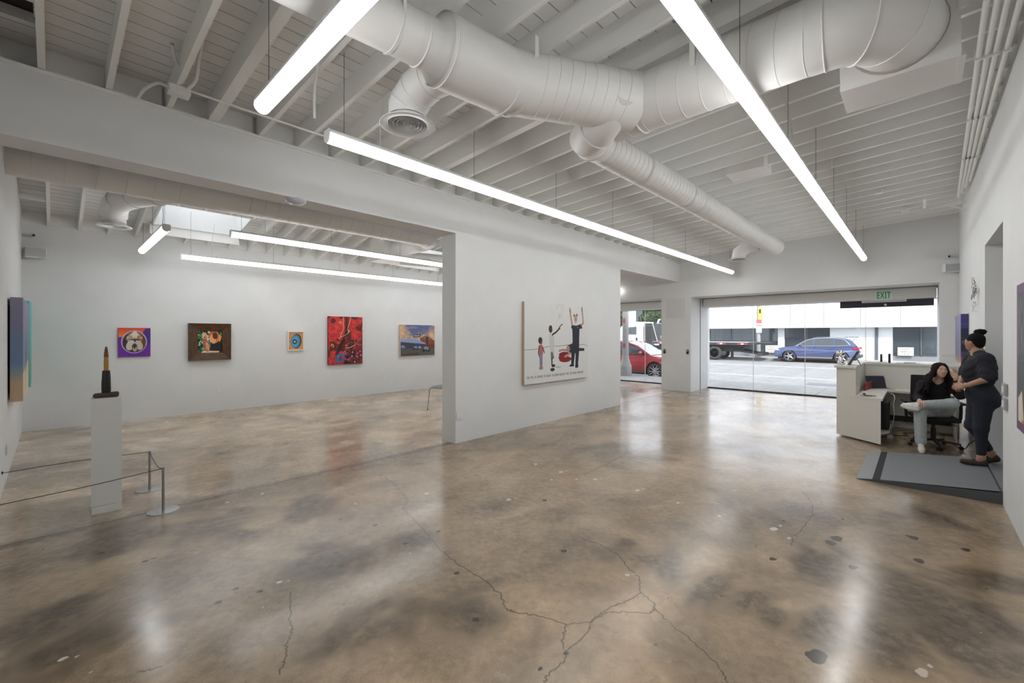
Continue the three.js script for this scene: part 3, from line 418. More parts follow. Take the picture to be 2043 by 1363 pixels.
// works on the long wall: local x to the right, front faces +z (into the room); group at the picture's bottom centre
function work(name, label, u0, u1, y0, y1, depth, v = 11.55) { return thing(name, label, 'painting', [(u0 + u1) / 2, y0, -v + 0.004], 0); }
{ // dog in a dish
  const w = 0.5, h = 0.584, t = work('painting', 'small purple and orange painting of a bulldog face in a round porthole', 0.884, 1.383, 1.277, 1.861);
  const m = painted(512, 600, (c, W, H) => {
    const g = c.createLinearGradient(0, 0, 0, H * 0.4); g.addColorStop(0, '#e8481c'); g.addColorStop(0.6, '#f2793c'); g.addColorStop(1, '#f0a060'); c.fillStyle = g; c.fillRect(0, 0, W, H);
    poly(c, [[0, 190], [120, 180], [200, 230], [W, 240], [W, H], [0, H]], '#6d2aa0'); poly(c, [[390, 90], [430, 10], [W, 0], [W, 330], [380, 300]], '#43267f');
    dabs(c, W, H, 900, (x, y) => (y > 0.33 ? mix3([60, 20, 110], [190, 80, 200], rnd() * (0.4 + 0.6 * y)) : x > 0.78 ? mix3([50, 30, 120], [120, 90, 190], rnd()) : null));
    for (let i = 0; i < 16; i++) path(c, [[rr(0, W), rr(430, H)], [rr(0, W), rr(430, H)]], 'rgba(40,10,60,0.6)', 3);
    ell(c, 250, 290, 206, 240, '#d8c8e4'); ell(c, 250, 292, 196, 228, '#8d7f96'); ell(c, 250, 300, 184, 212, '#3a2b29'); ell(c, 320, 340, 110, 150, '#6d4221');
    ell(c, 205, 150, 60, 66, '#9a5a2c', 0.4); ell(c, 315, 150, 58, 64, '#9a5a2c', -0.4); ell(c, 255, 240, 112, 150, '#cdbfae'); ell(c, 170, 215, 52, 60, '#a8927e'); ell(c, 345, 215, 48, 60, '#a86a38');
    ell(c, 258, 130, 46, 64, '#e4dacb'); ell(c, 165, 200, 26, 18, '#efe8de'); ell(c, 350, 205, 24, 18, '#efe8de'); ell(c, 170, 204, 11, 12, '#1a1412'); ell(c, 346, 208, 11, 12, '#1a1412');
    ell(c, 260, 262, 72, 40, '#171417'); ell(c, 262, 250, 46, 16, '#55505a'); ell(c, 232, 276, 16, 10, '#050505'); ell(c, 290, 276, 16, 10, '#050505');
    ell(c, 190, 360, 66, 110, '#d9cec0', 0.3); ell(c, 325, 360, 60, 105, '#cbbfb0', -0.3); ell(c, 255, 400, 44, 78, '#57402f'); ell(c, 258, 440, 34, 56, '#b9a898'); ell(c, 255, 395, 18, 40, '#241611');
    for (let i = 0; i < 120; i++) { const a = rr(0, 7), q = rr(60, 170); path(c, [[250 + Math.cos(a) * q * 0.7, 330 + Math.sin(a) * q], [250 + Math.cos(a) * (q + 14) * 0.7, 332 + Math.sin(a) * (q + 14)]], rnd() < 0.5 ? 'rgba(70,45,30,0.6)' : 'rgba(235,225,210,0.6)', 2); }
    path(c, Array.from({ length: 60 }, (_, i) => [250 + 200 * Math.cos(i / 59 * 6.29), 291 + 233 * Math.sin(i / 59 * 6.29)]), '#cfc4e6', 8);
  });
  part('panel', rbx(-w / 2, w / 2, 0, h, 0, 0.03, 0.012), std(0.28, 0.08, 0.33, 0.5), t); part('picture', face(w - 0.012, h - 0.012).translate(0, h / 2, 0.0312), m, t);
}
{ // carved frame
  const w = 0.787, h = 0.815, t = work('framed_painting', 'painting of an orange horn and a carved head in a wide dark wooden frame', 2.013, 2.8, 1.157, 1.972), b = 0.165;
  const wood = new THREE.MeshStandardMaterial({ roughness: 0.45, map: canvasTex(512, 128, (c, W, H) => { c.fillStyle = '#472b18'; c.fillRect(0, 0, W, H); for (let i = 0; i < 420; i++) { const y = rnd() * H, x = rnd() * W; path(c, [[x, y], [x + rr(20, 120), y + rr(-3, 3)]], ['rgba(150,100,52,0.5)', 'rgba(30,16,9,0.6)', 'rgba(120,96,48,0.4)', 'rgba(84,42,22,0.5)'][i % 4], rr(1, 3)); } }) });
  const bar = (len) => { const g = prism([V3(-len / 2, 0, 0), V3(len / 2, 0, 0), V3(len / 2 - b, b, 0), V3(-len / 2 + b, b, 0)], V3(0, 0, 0.045)); const p = g.attributes.position; for (let i = 0; i < p.count; i++) if (p.getZ(i) > 0.02 && p.getY(i) < 0.01) p.setZ(i, 0.085); g.computeVertexNormals(); const uv = g.attributes.uv; for (let i = 0; i < uv.count; i++) uv.setXY(i, (p.getX(i) + len / 2) / 0.8, p.getY(i) / b * 0.9 + 0.05); return g; };
  part('frame_bar', bar(w), wood, t); part('frame_bar', bar(w).rotateZ(Math.PI).translate(0, h, 0), wood, t);
  part('frame_bar', bar(h).rotateZ(Math.PI / 2).translate(w / 2, h / 2, 0), wood, t); part('frame_bar', bar(h).rotateZ(-Math.PI / 2).translate(-w / 2, h / 2, 0), wood, t);
  part('picture', boxFace(-w / 2 + b, w / 2 - b, b, h - b, 0.02), painted(420, 440, (c, W, H) => {
    c.fillStyle = '#12301c'; c.fillRect(0, 0, W, H); for (let i = 0; i < 90; i++) ell(c, rnd() * W * 0.5, rnd() * H, rr(8, 34), rr(6, 26), ['#1f6a3a', '#2f8a4c', '#0d2214', '#9fd0a8', '#c8e6c8'][i % 5 === 4 ? (i % 3 ? 1 : 4) : i % 4], rnd() * 3);
    poly(c, [[230, 240], [W, 250], [W, 420], [200, 420]], '#1c0f14'); poly(c, [[60, H], [100, 395], [380, 410], [360, H]], '#e9cfae'); ell(c, 150, 130, 26, 100, '#e6e6e0', -0.25);
    ell(c, 118, 130, 46, 100, '#c98a62', -0.16); ell(c, 150, 290, 56, 130, '#a85f42', -0.22); ell(c, 108, 100, 28, 60, '#e2b48c', -0.1); ell(c, 168, 310, 26, 90, '#dba084', -0.2); ell(c, 120, 130, 10, 18, '#3a1710'); ell(c, 100, 168, 26, 8, '#7a3020'); for (let i = 0; i < 70; i++) ell(c, rr(110, 190), rr(180, 390), rr(2, 5), rr(2, 5), i % 2 ? '#e8bfa0' : '#7d3a28');
    poly(c, [[210, 40], [260, 10], [330, 20], [290, 260], [250, 260]], '#b3542a'); ell(c, 280, 120, 88, 130, '#c96a35', -0.1); ell(c, 262, 160, 56, 86, '#eea475', -0.15); ell(c, 300, 100, 44, 66, '#5e2412', -0.1); path(c, Array.from({ length: 24 }, (_, i) => [280 + 86 * Math.cos(i / 23 * 4 - 1), 120 + 128 * Math.sin(i / 23 * 4 - 1)]), '#f2b88c', 8); ell(c, 388, 130, 24, 90, '#e79a52', 0.15); ell(c, 405, 60, 20, 40, '#3f8a50');
  }), t);
}
{ // small framed blue disc
  const w = 0.388, h = 0.489, t = work('framed_painting', 'tiny white-framed picture of a blue oval disc on orange', 4.037, 4.425, 1.322, 1.811), b = 0.022;
  const fm = std(0.78, 0.73, 0.66, 0.5);
  part('frame_bar', bx(-w / 2, w / 2, 0, b, 0, 0.045), fm, t); part('frame_bar', bx(-w / 2, w / 2, h - b, h, 0, 0.045), fm, t); part('frame_bar', bx(-w / 2, -w / 2 + b, b, h - b, 0, 0.045), fm, t); part('frame_bar', bx(w / 2 - b, w / 2, b, h - b, 0, 0.045), fm, t);
  part('picture', boxFace(-w / 2 + b, w / 2 - b, b, h - b, 0.02), painted(256, 330, (c, W, H) => { c.fillStyle = '#d99a62'; c.fillRect(0, 0, W, H); dabs(c, W, H, 260, () => ['rgba(240,190,140,0.7)', 'rgba(190,110,60,0.6)', 'rgba(230,150,90,0.7)'][Math.floor(rnd() * 3)]); ell(c, 140, 172, 92, 140, '#3a2f20', 0.1); ell(c, 126, 176, 86, 130, '#3f86a8', 0.1); ell(c, 116, 180, 66, 104, '#5aa0bf', 0.1); dabs(c, W, H, 260, (x, y) => (Math.hypot((x - 0.48) * 3.0, (y - 0.53) * 2.5) < 0.9 ? ['rgba(110,180,205,0.6)', 'rgba(40,100,130,0.6)'][Math.floor(rnd() * 2)] : null)); ell(c, 112, 180, 40, 44, '#1e2e42'); ell(c, 112, 180, 20, 22, '#b9b3bb'); for (let i = 0; i < 26; i++) ell(c, rnd() < 0.5 ? rr(4, 34) : rr(226, 252), rr(4, 326), 3, 4, '#b0452a'); ell(c, 24, 300, 12, 12, '#c0502c'); }), t);
}
{ // red work
  const w = 0.973, h = 1.31, t = work('painting', 'tall crimson painting with pale forked lightning and a blue patch', 5.047, 6.02, 0.91, 2.22);
  part('panel', bx(-w / 2, w / 2, 0, h, 0, 0.055), std(0.12, 0.03, 0.04, 0.6), t);
  part('picture', face(w, h).translate(0, h / 2, 0.0562), painted(720, 980, (c, W, H) => {
    const im = c.createImageData(W, H), d = im.data;
    for (let y = 0; y < H; y++) for (let x = 0; x < W; x++) { const n = fbm(x / 130, y / 130, 4), m = fbm(x / 40 + 9, y / 40, 3), dk = smooth(0.42, 0.3, n) * 0.7 + smooth(0.9, 0.2, Math.abs((x - (380 - (y - 300) * 0.45 * (y > 300 ? 1 : 0))) / 60)) * (y < 780 ? 0.75 : 0.2) + smooth(0.55, 0.85, (x / W + y / H) / 2) * 0.55; const k = clamp(1 - dk), i = (y * W + x) * 4; d[i] = (40 + 165 * k) * (0.75 + 0.5 * m); d[i + 1] = (14 + 38 * k) * (0.6 + 0.8 * m); d[i + 2] = (16 + 34 * k) * (0.7 + 0.6 * m); d[i + 3] = 255; }
    c.putImageData(im, 0, 0);
    ell(c, 100, 90, 48, 50, '#3a0d1c'); ell(c, 96, 86, 26, 28, '#5a1630'); ell(c, 245, 120, 24, 26, '#d6b064'); ell(c, 245, 120, 10, 10, '#8a3b22'); ell(c, 84, 590, 28, 44, '#caa24a', -0.5); ell(c, 80, 600, 12, 22, '#8a2620', -0.5);
    const bolt = [[300, 0], [310, 80], [298, 160], [318, 230], [300, 290], [262, 350], [250, 410], [215, 460]]; path(c, bolt, '#f0d6a8', 8); path(c, [[470, 0], [440, 120], [410, 200], [395, 270], [420, 290], [408, 340], [330, 390], [250, 420]], '#f0d6a8', 7); path(c, [[395, 270], [440, 300], [400, 345]], '#f6e6c4', 8);
    poly(c, [[130, 900], [180, 780], [250, 750], [330, 790], [300, 920], [210, 950]], '#2d6f9c'); ell(c, 250, 860, 34, 58, '#8a1d55'); path(c, [[200, 790], [205, 830]], '#e6d36a', 6);
    for (let i = 0; i < 26; i++) { const x = rr(330, 715), y = rr(720, 960), q = rr(16, 40); ell(c, x, y, q, q, ['#6d2438', '#8a3048', '#551a30'][i % 3]); ell(c, x - q * 0.25, y - q * 0.3, q * 0.45, q * 0.42, ['#d99aa4', '#c47884', '#e8c0c4'][i % 3]); }
    path(c, [[290, 760], [350, 700], [360, 590], [450, 530], [540, 540], [640, 590], [700, 580]], 'rgba(230,190,180,0.8)', 4); path(c, [[380, 650], [470, 630], [560, 580]], '#eedfcf', 9); path(c, [[600, 560], [630, 470], [690, 420], [660, 500], [700, 530]], 'rgba(200,150,170,0.7)', 4); path(c, [[500, 760], [510, 680], [560, 630]], 'rgba(235,190,190,0.8)', 4);
  }), t);
}
{ // street sign painting
  const w = 1.29, h = 0.961, t = work('painting', 'painting of a car lot and roadside sign under a sunset sky', 7.241, 8.531, 1.068, 2.029);
  part('panel', bx(-w / 2, w / 2, 0, h, 0, 0.05), std(0.62, 0.45, 0.34, 0.6), t);
  part('picture', face(w - 0.02, h).translate(0.01, h / 2, 0.0512), painted(640, 480, (c, W, H) => {
    const im = c.createImageData(W, H), d = im.data;
    for (let y = 0; y < H; y++) for (let x = 0; x < W; x++) { const n = fbm(x / 70, y / 40, 4), e = Math.hypot((x - 330) / 420, (y - 40) / 190), k = clamp(smooth(0.35, 0.95, e) + (n - 0.5) * 1.3), i = (y * W + x) * 4; d[i] = lerp(92, 236, k); d[i + 1] = lerp(104, 184, k); d[i + 2] = lerp(150, 136, k); d[i + 3] = 255; }
    c.putImageData(im, 0, 0);
    poly(c, [[350, 200], [480, 170], [600, 230], [W, 250], [W, 400], [400, 380]], '#8a4a40'); poly(c, [[340, 205], [470, 165], [520, 180], [600, 225], [480, 235]], '#7d7152'); poly(c, [[470, 190], [510, 185], [510, 380], [480, 380]], '#5a221f'); for (const x of [530, 575, 610]) poly(c, [[x, 300], [x + 18, 302], [x + 18, 380], [x, 380]], '#4a2526');
    poly(c, [[0, 215], [270, 220], [460, 285], [460, 305], [0, 262]], '#93a2c8'); poly(c, [[0, 262], [460, 305], [470, 360], [0, 380]], '#39404f'); poly(c, [[270, 285], [350, 290], [350, 335], [270, 330]], '#2f458f');
    poly(c, [[0, 360], [W, 370], [W, H], [0, H]], '#5a5852'); poly(c, [[0, 450], [350, 430], [320, H], [0, H]], '#4d4636');
    for (const [x, y, s, col] of [[40, 350, 90, '#55639a'], [270, 365, 90, '#39424c'], [470, 390, 130, '#333a44'], [350, 350, 50, '#c9ccd2']]) { ell(c, x, y, s * 0.6, s * 0.24, col); ell(c, x, y - s * 0.2, s * 0.36, s * 0.18, '#8d97a6'); ell(c, x - s * 0.4, y + s * 0.18, s * 0.12, s * 0.12, '#14161a'); ell(c, x + s * 0.4, y + s * 0.18, s * 0.12, s * 0.12, '#14161a'); ell(c, x + s * 0.3, y - s * 0.02, s * 0.07, s * 0.05, '#e8eaf0'); }
    poly(c, [[290, 200], [320, 200], [325, 245], [285, 245]], '#9fb0a0'); poly(c, [[234, 160], [250, 148], [360, 140], [366, 180], [350, 192], [232, 196]], '#23305c'); poly(c, [[345, 90], [352, 90], [352, 145], [345, 145]], '#8f3a2a');
    c.fillStyle = '#e8ecf4'; c.font = 'bold 34px serif'; c.save(); c.translate(248, 183); c.rotate(-0.07); c.fillText('FELIX', 0, 0, 100); c.restore();
  }), t);
}
{ // big pale work on the partition: canvas with a raw wooden edge
  const w = 2.09, h = 1.535, t = thing('painting', 'large white canvas with a policeman and children and a typed line below', 'painting', [6.98, 0.80, -5.336], 0);
  part('stretcher', bx(-w / 2, w / 2, 0, h, 0, 0.06), std(0.5, 0.38, 0.26, 0.7), t, 'raw wooden edge');
  part('picture', face(w, h).translate(0, h / 2, 0.0612), painted(1500, 1102, (c, W, H) => {
    c.fillStyle = '#dcdcda'; c.fillRect(0, 0, W, H);
    const im = c.getImageData(0, 0, W, H), d = im.data; for (let y = 0; y < H; y++) for (let x = 0; x < W; x++) { const s = smooth(1, 0.1, Math.hypot((x - 690 - (330 - y) * 0.15) / (40 + (330 - Math.min(y, 330)) * 0.75), (y - 130) / 210)) * smooth(0.34, 0.72, fbm(x / 70, y / 60, 4)) * 0.42, g = (hash2(x, y) - 0.5) * 5, i = (y * W + x) * 4; for (let q = 0; q < 3; q++) d[i + q] = d[i + q] * (1 - s) + [150, 156, 162][q] * s + g; } c.putImageData(im, 0, 0);
    path(c, [[0, 640], [200, 640], [380, 622], [560, 600], [760, 604], [960, 590], [1260, 600], [1330, 590], [1400, 588], [1500, 625]], '#5b5d5c', 6);
    // officer
    const navy = '#232938', skin = '#b08a7c';
    poly(c, [[1065, 290], [1130, 300], [1210, 298], [1330, 270], [1342, 345], [1270, 350], [1262, 500], [1262, 560], [1090, 560], [1080, 360], [1050, 330]], navy);
    poly(c, [[1088, 540], [1262, 540], [1258, 700], [1230, 900], [1160, 910], [1165, 720], [1150, 720], [1120, 880], [1050, 880], [1060, 660]], '#1f2430'); poly(c, [[1010, 890], [1120, 870], [1125, 915], [1010, 915]], '#15171d'); poly(c, [[1150, 905], [1235, 890], [1240, 935], [1165, 945]], '#15171d');
    path(c, [[1075, 290], [1035, 150], [1030, 90]], skin, 34); path(c, [[1320, 290], [1370, 260], [1350, 130], [1340, 60]], skin, 34); ell(c, 1022, 78, 17, 40, '#8d7468', -0.1); ell(c, 1335, 50, 17, 44, '#8d7468');
    ell(c, 1168, 200, 40, 58, '#c59a8c'); ell(c, 1130, 150, 20, 22, '#75635c'); ell(c, 1200, 142, 20, 22, '#75635c'); ell(c, 1172, 212, 15, 13, '#a3685f'); ell(c, 1152, 188, 6, 5, '#2c2020'); ell(c, 1186, 188, 6, 5, '#2c2020'); poly(c, [[1150, 260], [1195, 262], [1175, 320]], '#d8c8c0'); ell(c, 1222, 330, 8, 10, '#b8b090');
    // fallen figure
    poly(c, [[960, 600], [1080, 570], [1075, 720], [990, 700]], navy); poly(c, [[1240, 640], [1400, 650], [1400, 690], [1240, 690]], navy); ell(c, 880, 730, 130, 40, '#7d1418'); ell(c, 905, 800, 150, 44, '#8a171b'); ell(c, 800, 770, 60, 30, '#8a171b'); path(c, [[940, 670], [850, 660], [760, 672]], skin, 30); ell(c, 975, 650, 46, 50, '#b38477'); path(c, [[900, 760], [1040, 720]], '#c09488', 32);
    // boy
    ell(c, 556, 360, 40, 54, '#2c211d'); ell(c, 572, 372, 26, 34, '#4b332a'); poly(c, [[520, 430], [600, 420], [640, 470], [640, 600], [640, 760], [555, 770], [540, 600]], '#c9cac6'); poly(c, [[560, 690], [600, 680], [640, 770], [570, 800]], '#6d6f6c'); path(c, [[600, 440], [690, 400], [760, 350]], '#2e221e', 26); path(c, [[745, 370], [775, 320], [835, 285]], '#1d1b1a', 14); path(c, [[765, 325], [780, 350]], '#1d1b1a', 12); poly(c, [[570, 770], [600, 770], [600, 880], [575, 880]], '#2c211d'); ell(c, 620, 880, 44, 22, '#2a2a28'); ell(c, 600, 935, 50, 24, '#2a2a28'); ell(c, 730, 905, 70, 8, '#a8a8a6');
    // small child
    ell(c, 330, 520, 44, 46, '#2f221e'); ell(c, 345, 540, 26, 32, '#573a30'); poly(c, [[300, 580], [370, 575], [400, 660], [380, 720], [305, 720]], '#b06a6a'); path(c, [[305, 600], [290, 690], [310, 740]], '#4b3029', 20); path(c, [[380, 610], [420, 690]], '#4b3029', 16); poly(c, [[305, 715], [380, 712], [374, 830], [315, 830]], '#8d7f9a'); path(c, [[330, 830], [332, 880]], '#3f2a24', 18); path(c, [[362, 830], [360, 880]], '#3f2a24', 18); ell(c, 345, 900, 46, 22, '#a4807c');
    c.fillStyle = '#3a3a3c'; c.font = 'bold 42px monospace'; c.fillText('THE PIG IS AFRAID OF BLACK CHILDREN BECAUSE THEY ARE BRAVE WARRIORS', 45, 1030, 1330);
  }, 0.7), t);
}
// left wall: thick box canvases, front faces +x
{ const t = thing('painting', 'thick lilac to beige box canvas with brown drawing on the end wall', 'painting', [-0.371, 0.90, -8.95], 0);
  const bands = (c, W, H) => { const g = c.createLinearGradient(0, 0, 0, H); [['#8d8aa0', 0], ['#8583a0', 0.25], ['#7488a8', 0.45], ['#6f86aa', 0.62], ['#8f9aa0', 0.72], ['#bfa68c', 0.82], ['#c4a58a', 1]].forEach(([a, b]) => g.addColorStop(b, a)); c.fillStyle = g; c.fillRect(0, 0, W, H); dabs(c, W, H, 300, () => 'rgba(220,220,230,0.06)'); };
  const side = painted(64, 512, bands, 0.6), front = painted(700, 512, (c, W, H) => { bands(c, W, H); poly(c, [[0, 380], [W, 330], [W, H], [0, H]], '#d8c3a8'); for (let i = 0; i < 60; i++) path(c, [[rr(120, 560), rr(150, 300)], [rr(200, 520), rr(260, 420)]], 'rgba(90,60,48,0.6)', rr(2, 6)); path(c, [[300, 480], [340, 330], [300, 200], [380, 120]], '#5a4034', 16); }, 0.6);
  part('canvas_box', bx(0.015, 0.118, 0, 1.28, -0.9, 0.9), side, t); part('picture', face(1.8, 1.28).rotateY(Math.PI / 2).translate(0.1195, 0.64, 0), front, t);
  part('batten', bx(0, 0.015, 0.1, 1.18, -0.8, 0.8), M.blackMatte, t, 'dark batten behind the canvas');
  const uv = t.children[0].geometry.attributes.uv, p = t.children[0].geometry.attributes.position; for (let i = 0; i < uv.count; i++) uv.setXY(i, p.getX(i) * 8, p.getY(i) / 1.28); }
{ const t = thing('painting', 'turquoise shaped canvas next to the far corner of the end wall', 'painting', [-0.371, 0.84, -10.75], 0);
  const m = painted(512, 512, (c, W, H) => { const g = c.createLinearGradient(0, 0, 0, H); g.addColorStop(0, '#58b4c0'); g.addColorStop(0.5, '#3fae9e'); g.addColorStop(1, '#2c9688'); c.fillStyle = g; c.fillRect(0, 0, W, H); dabs(c, W, H, 500, () => ['rgba(130,205,200,0.35)', 'rgba(30,110,110,0.3)'][Math.floor(rnd() * 2)]); path(c, [[420, 90], [440, 270]], '#1d4b46', 16); path(c, [[300, 330], [310, 460]], '#1d4b46', 10); }, 0.5);
  const g = shape2([[-0.5, 0.06], [0.30, 0], [0.5, 0.14], [0.5, 1.40], [0.44, 1.43], [-0.5, 1.41]], 0.09, 0.008, 2).rotateY(Math.PI / 2).translate(0.02, 0, 0), p = g.attributes.position, uv = g.attributes.uv; for (let i = 0; i < uv.count; i++) uv.setXY(i, p.getZ(i) + 0.5, p.getY(i) / 1.43); part('canvas_box', g, m, t); part('batten', bx(0, 0.015, 0.2, 1.2, -0.4, 0.4), M.blackMatte, t); }
// right wall, far: purple canvas; right wall, near: purple bordered print (fronts face -z)
{ const t = thing('painting', 'thick purple canvas with bare trees on the right wall behind the desk', 'painting', [11.5, 1.22, 0.610], 0);
  const draw = (c, W, H) => { const g = c.createLinearGradient(0, 0, 0, H); [['#3b3a72', 0], ['#4a3f86', 0.3], ['#57406f', 0.82], ['#a96a5a', 0.94], ['#d89a58', 1]].forEach(([a, b]) => g.addColorStop(b, a)); c.fillStyle = g; c.fillRect(0, 0, W, H); for (let i = 0; i < 26; i++) { const x = rr(0, W); path(c, [[x, H], [x + rr(-20, 20), rr(H * 0.2, H * 0.6)]], 'rgba(30,34,52,0.8)', rr(3, 10)); } dabs(c, W, H, 260, () => 'rgba(200,205,220,0.18)'); };
  const m = painted(400, 240, draw, 0.45); const g = bx(-0.8, 0.8, 0, 0.86, -0.088, 0), p = g.attributes.position, uv = g.attributes.uv; for (let i = 0; i < uv.count; i++) uv.setXY(i, (p.getX(i) + 0.8) / 1.6 + p.getZ(i), p.getY(i) / 0.86); part('canvas_box', g, m, t); part('batten', bx(-0.7, 0.7, 0.1, 0.7, 0, 0.004), M.blackMatte, t); }
{ const t = thing('painting', 'grey streaked print with a purple painted border, nearest on the right wall', 'painting', [4.28, 0.987, 0.613], 0), w = 1.9, h = 1.122;
  part('canvas_box', bx(-w / 2, w / 2, 0, h, -0.05, 0), std(0.13, 0.045, 0.14, 0.5), t, 'purple border');
  part('picture', face(w - 0.16, h - 0.14).rotateY(Math.PI).translate(0, h / 2, -0.0512), painted(640, 400, (c, W, H) => { c.fillStyle = '#4a4a4e'; c.fillRect(0, 0, W, H); for (let i = 0; i < 800; i++) path(c, [[rnd() * W, rnd() * H], [rnd() * W * 0.04 + rnd() * W, rnd() * H]].map(([x, y], k, a) => (k ? [a[0][0] + rr(-10, 10), a[0][1] + rr(10, 60)] : [x, y])), ['rgba(20,20,24,0.5)', 'rgba(190,190,196,0.4)', 'rgba(110,110,116,0.5)'][i % 3], rr(1, 5)); for (let i = 0; i < 40; i++) path(c, [[0, 210 + i * 3.4], [W, 214 + i * 3.4]], i % 2 ? '#1c2422' : '#5d6a66', 2); poly(c, [[0, 330], [60, 300], [90, 400], [0, 400]], '#d8cbb8'); poly(c, [[60, 390], [W, 360], [W, 400], [60, 400]], '#b0703c'); }), t); }
{ const t = thing('wire_sculpture', 'small tangled silver wire relief high on the right wall', 'sculpture', [9.1, 2.05, 0.61], 0);
  const mk = (n, x0, x1, y0, y1) => { const L = []; for (let i = 0; i < n; i++) { const pts = []; let x = rr(x0, x1), y = rr(y0, y1); for (let k = 0; k < 5; k++) { pts.push([x, y, -0.01 - rnd() * 0.05]); x = clamp(x + rr(-0.16, 0.16), x0, x1); y = clamp(y + rr(-0.09, 0.09), y0, y1); } L.push(tube(pts, 0.0032, 18, 5)); } return L; };
  part('wire_tangle', mk(9, -0.22, 0.2, 0.16, 0.34), M.steel, t, 'dark silver wire tangle'); part('wire_tangle', mk(5, -0.05, 0.1, 0.34, 0.5), M.steel, t); part('wire_loop', mk(5, -0.1, 0.15, 0.0, 0.14), M.whiteMetal, t, 'white wire loops'); }

// ---------- pedestal, sculpture, barrier ----------
{ const t = thing('pedestal', 'tall white plinth carrying the pointed sculpture', 'pedestal', [0.365, 0, -5.83], -0.05);
  part('plinth_body', rbx(-0.109, 0.109, 0.075, 1.105, -0.105, 0.105, 0.003), std(0.66, 0.655, 0.62, 0.6), t);
  part('plinth_foot', rbx(-0.107, 0.107, 0, 0.073, -0.103, 0.103, 0.003), std(0.66, 0.655, 0.62, 0.6), t); }
{ const t = thing('sculpture', 'pointed amber and charcoal sculpture on a short brown block', 'sculpture', [0.362, 1.106, -5.83], -0.1);
  const rough = dataTex(256, 256, (x, y) => 255 * tileNoise(256, 4, 10)(x, y)); rough.repeat.set(1, 2);
  const lump = (prof, seg, amp, sq) => { const g = new THREE.LatheGeometry(prof.map(([r, y]) => new THREE.Vector2(r, y)), seg), p = g.attributes.position; for (let i = 0; i < p.count; i++) { const x = p.getX(i), y = p.getY(i), z = p.getZ(i), a = Math.atan2(z, x), k = 1 + amp * (fbm(Math.cos(a) * 2 + 4, y * 16 + Math.sin(a) * 2, 3) - 0.5) - sq * Math.cos(4 * a) * 0.12; p.setX(i, x * k); p.setZ(i, z * k); } g.computeVertexNormals(); return g; };
  part('block', (() => { const g = rbx(-0.094, 0.094, 0, 0.046, -0.04, 0.04, 0.018, 4), p = g.attributes.position; for (let i = 0; i < p.count; i++) p.setY(i, Math.max(0, p.getY(i) * (1 + 0.1 * p.getX(i) / 0.09))); g.computeVertexNormals(); return g; })(), std(0.09, 0.062, 0.05, 0.85, 0, { bumpMap: rough, bumpScale: 0.006 }), t, 'rough brown block');
  part('shaft', lump([[0, 0.04], [0.034, 0.042], [0.037, 0.08], [0.036, 0.14], [0.034, 0.2], [0.031, 0.255], [0.029, 0.262], [0, 0.264]], 28, 0.16, 1), std(0.012, 0.012, 0.012, 0.55, 0, { bumpMap: rough, bumpScale: 0.004 }), t, 'charcoal black middle');
  part('point', lump([[0, 0.25], [0.019, 0.26], [0.020, 0.33], [0.0185, 0.38], [0.0175, 0.395]], 24, 0.12, 1), phys(0.40, 0.19, 0.025, 0.28, { clearcoat: 0.5, bumpMap: rough, bumpScale: 0.002 }), t, 'amber lower point');
  part('tip', lump([[0.0175, 0.394], [0.020, 0.40], [0.017, 0.43], [0.0125, 0.47], [0.0075, 0.495], [0, 0.502]], 24, 0.2, 1), std(0.16, 0.07, 0.022, 0.5, 0, { bumpMap: rough, bumpScale: 0.004 }), t, 'pitted brown tip'); }
function stanchion(label, u, v) { const t = thing('stanchion', label, 'barrier post', [u, 0, -v]); part('base', new THREE.LatheGeometry([[0, 0.012], [0.02, 0.012], [0.122, 0.007], [0.128, 0.004], [0.128, 0]].map(([a, b]) => new THREE.Vector2(a, b)), 44), M.steel, t); part('post', place(cyl(0.0115, 0.405, 20), 0, 0.212, 0), M.steel, t); part('post_cap', place(cyl(0.013, 0.014, 20), 0, 0.42, 0), M.steel, t); return t; }
stanchion('short steel barrier post on a disc base, nearer one', 0.741, 5.38);
stanchion('short steel barrier post on a disc base, farther one behind the plinth', 0.741, 6.24);
const cord = std(0.02, 0.02, 0.02, 0.7);
solo('barrier_cord', tube([[0.741, 0.415, -5.38], [0.2, 0.36, -5.43], [-0.37, 0.32, -5.5]], 0.0035, 40, 6), cord, 'thin black cord from the nearer post across the plinth to the wall', 'cord');
solo('barrier_cord', tube([[0.741, 0.415, -6.24], [0.2, 0.36, -6.6], [-0.37, 0.245, -7.12]], 0.0035, 40, 6), cord, 'thin black cord from the farther post to the end wall', 'cord');
solo('barrier_cord', tube([[0.741, 0.415, -5.38], [0.745, 0.36, -5.7], [0.742, 0.372, -5.95], [0.741, 0.415, -6.24]], 0.0035, 40, 6), cord, 'short sagging black cord between the two steel posts', 'cord');
{ const t = thing('wall_hook', 'small dark ring fixing a barrier cord on the end wall', 'hook', [-0.373, 0.245, -7.13]); part('ring', new THREE.TorusGeometry(0.014, 0.004, 6, 20).rotateY(Math.PI / 2).translate(0.006, 0, 0), M.black, t); part('plate', place(cyl(0.012, 0.004, 16), 0.002, 0, 0, 0, 0, Math.PI / 2), M.black, t); }
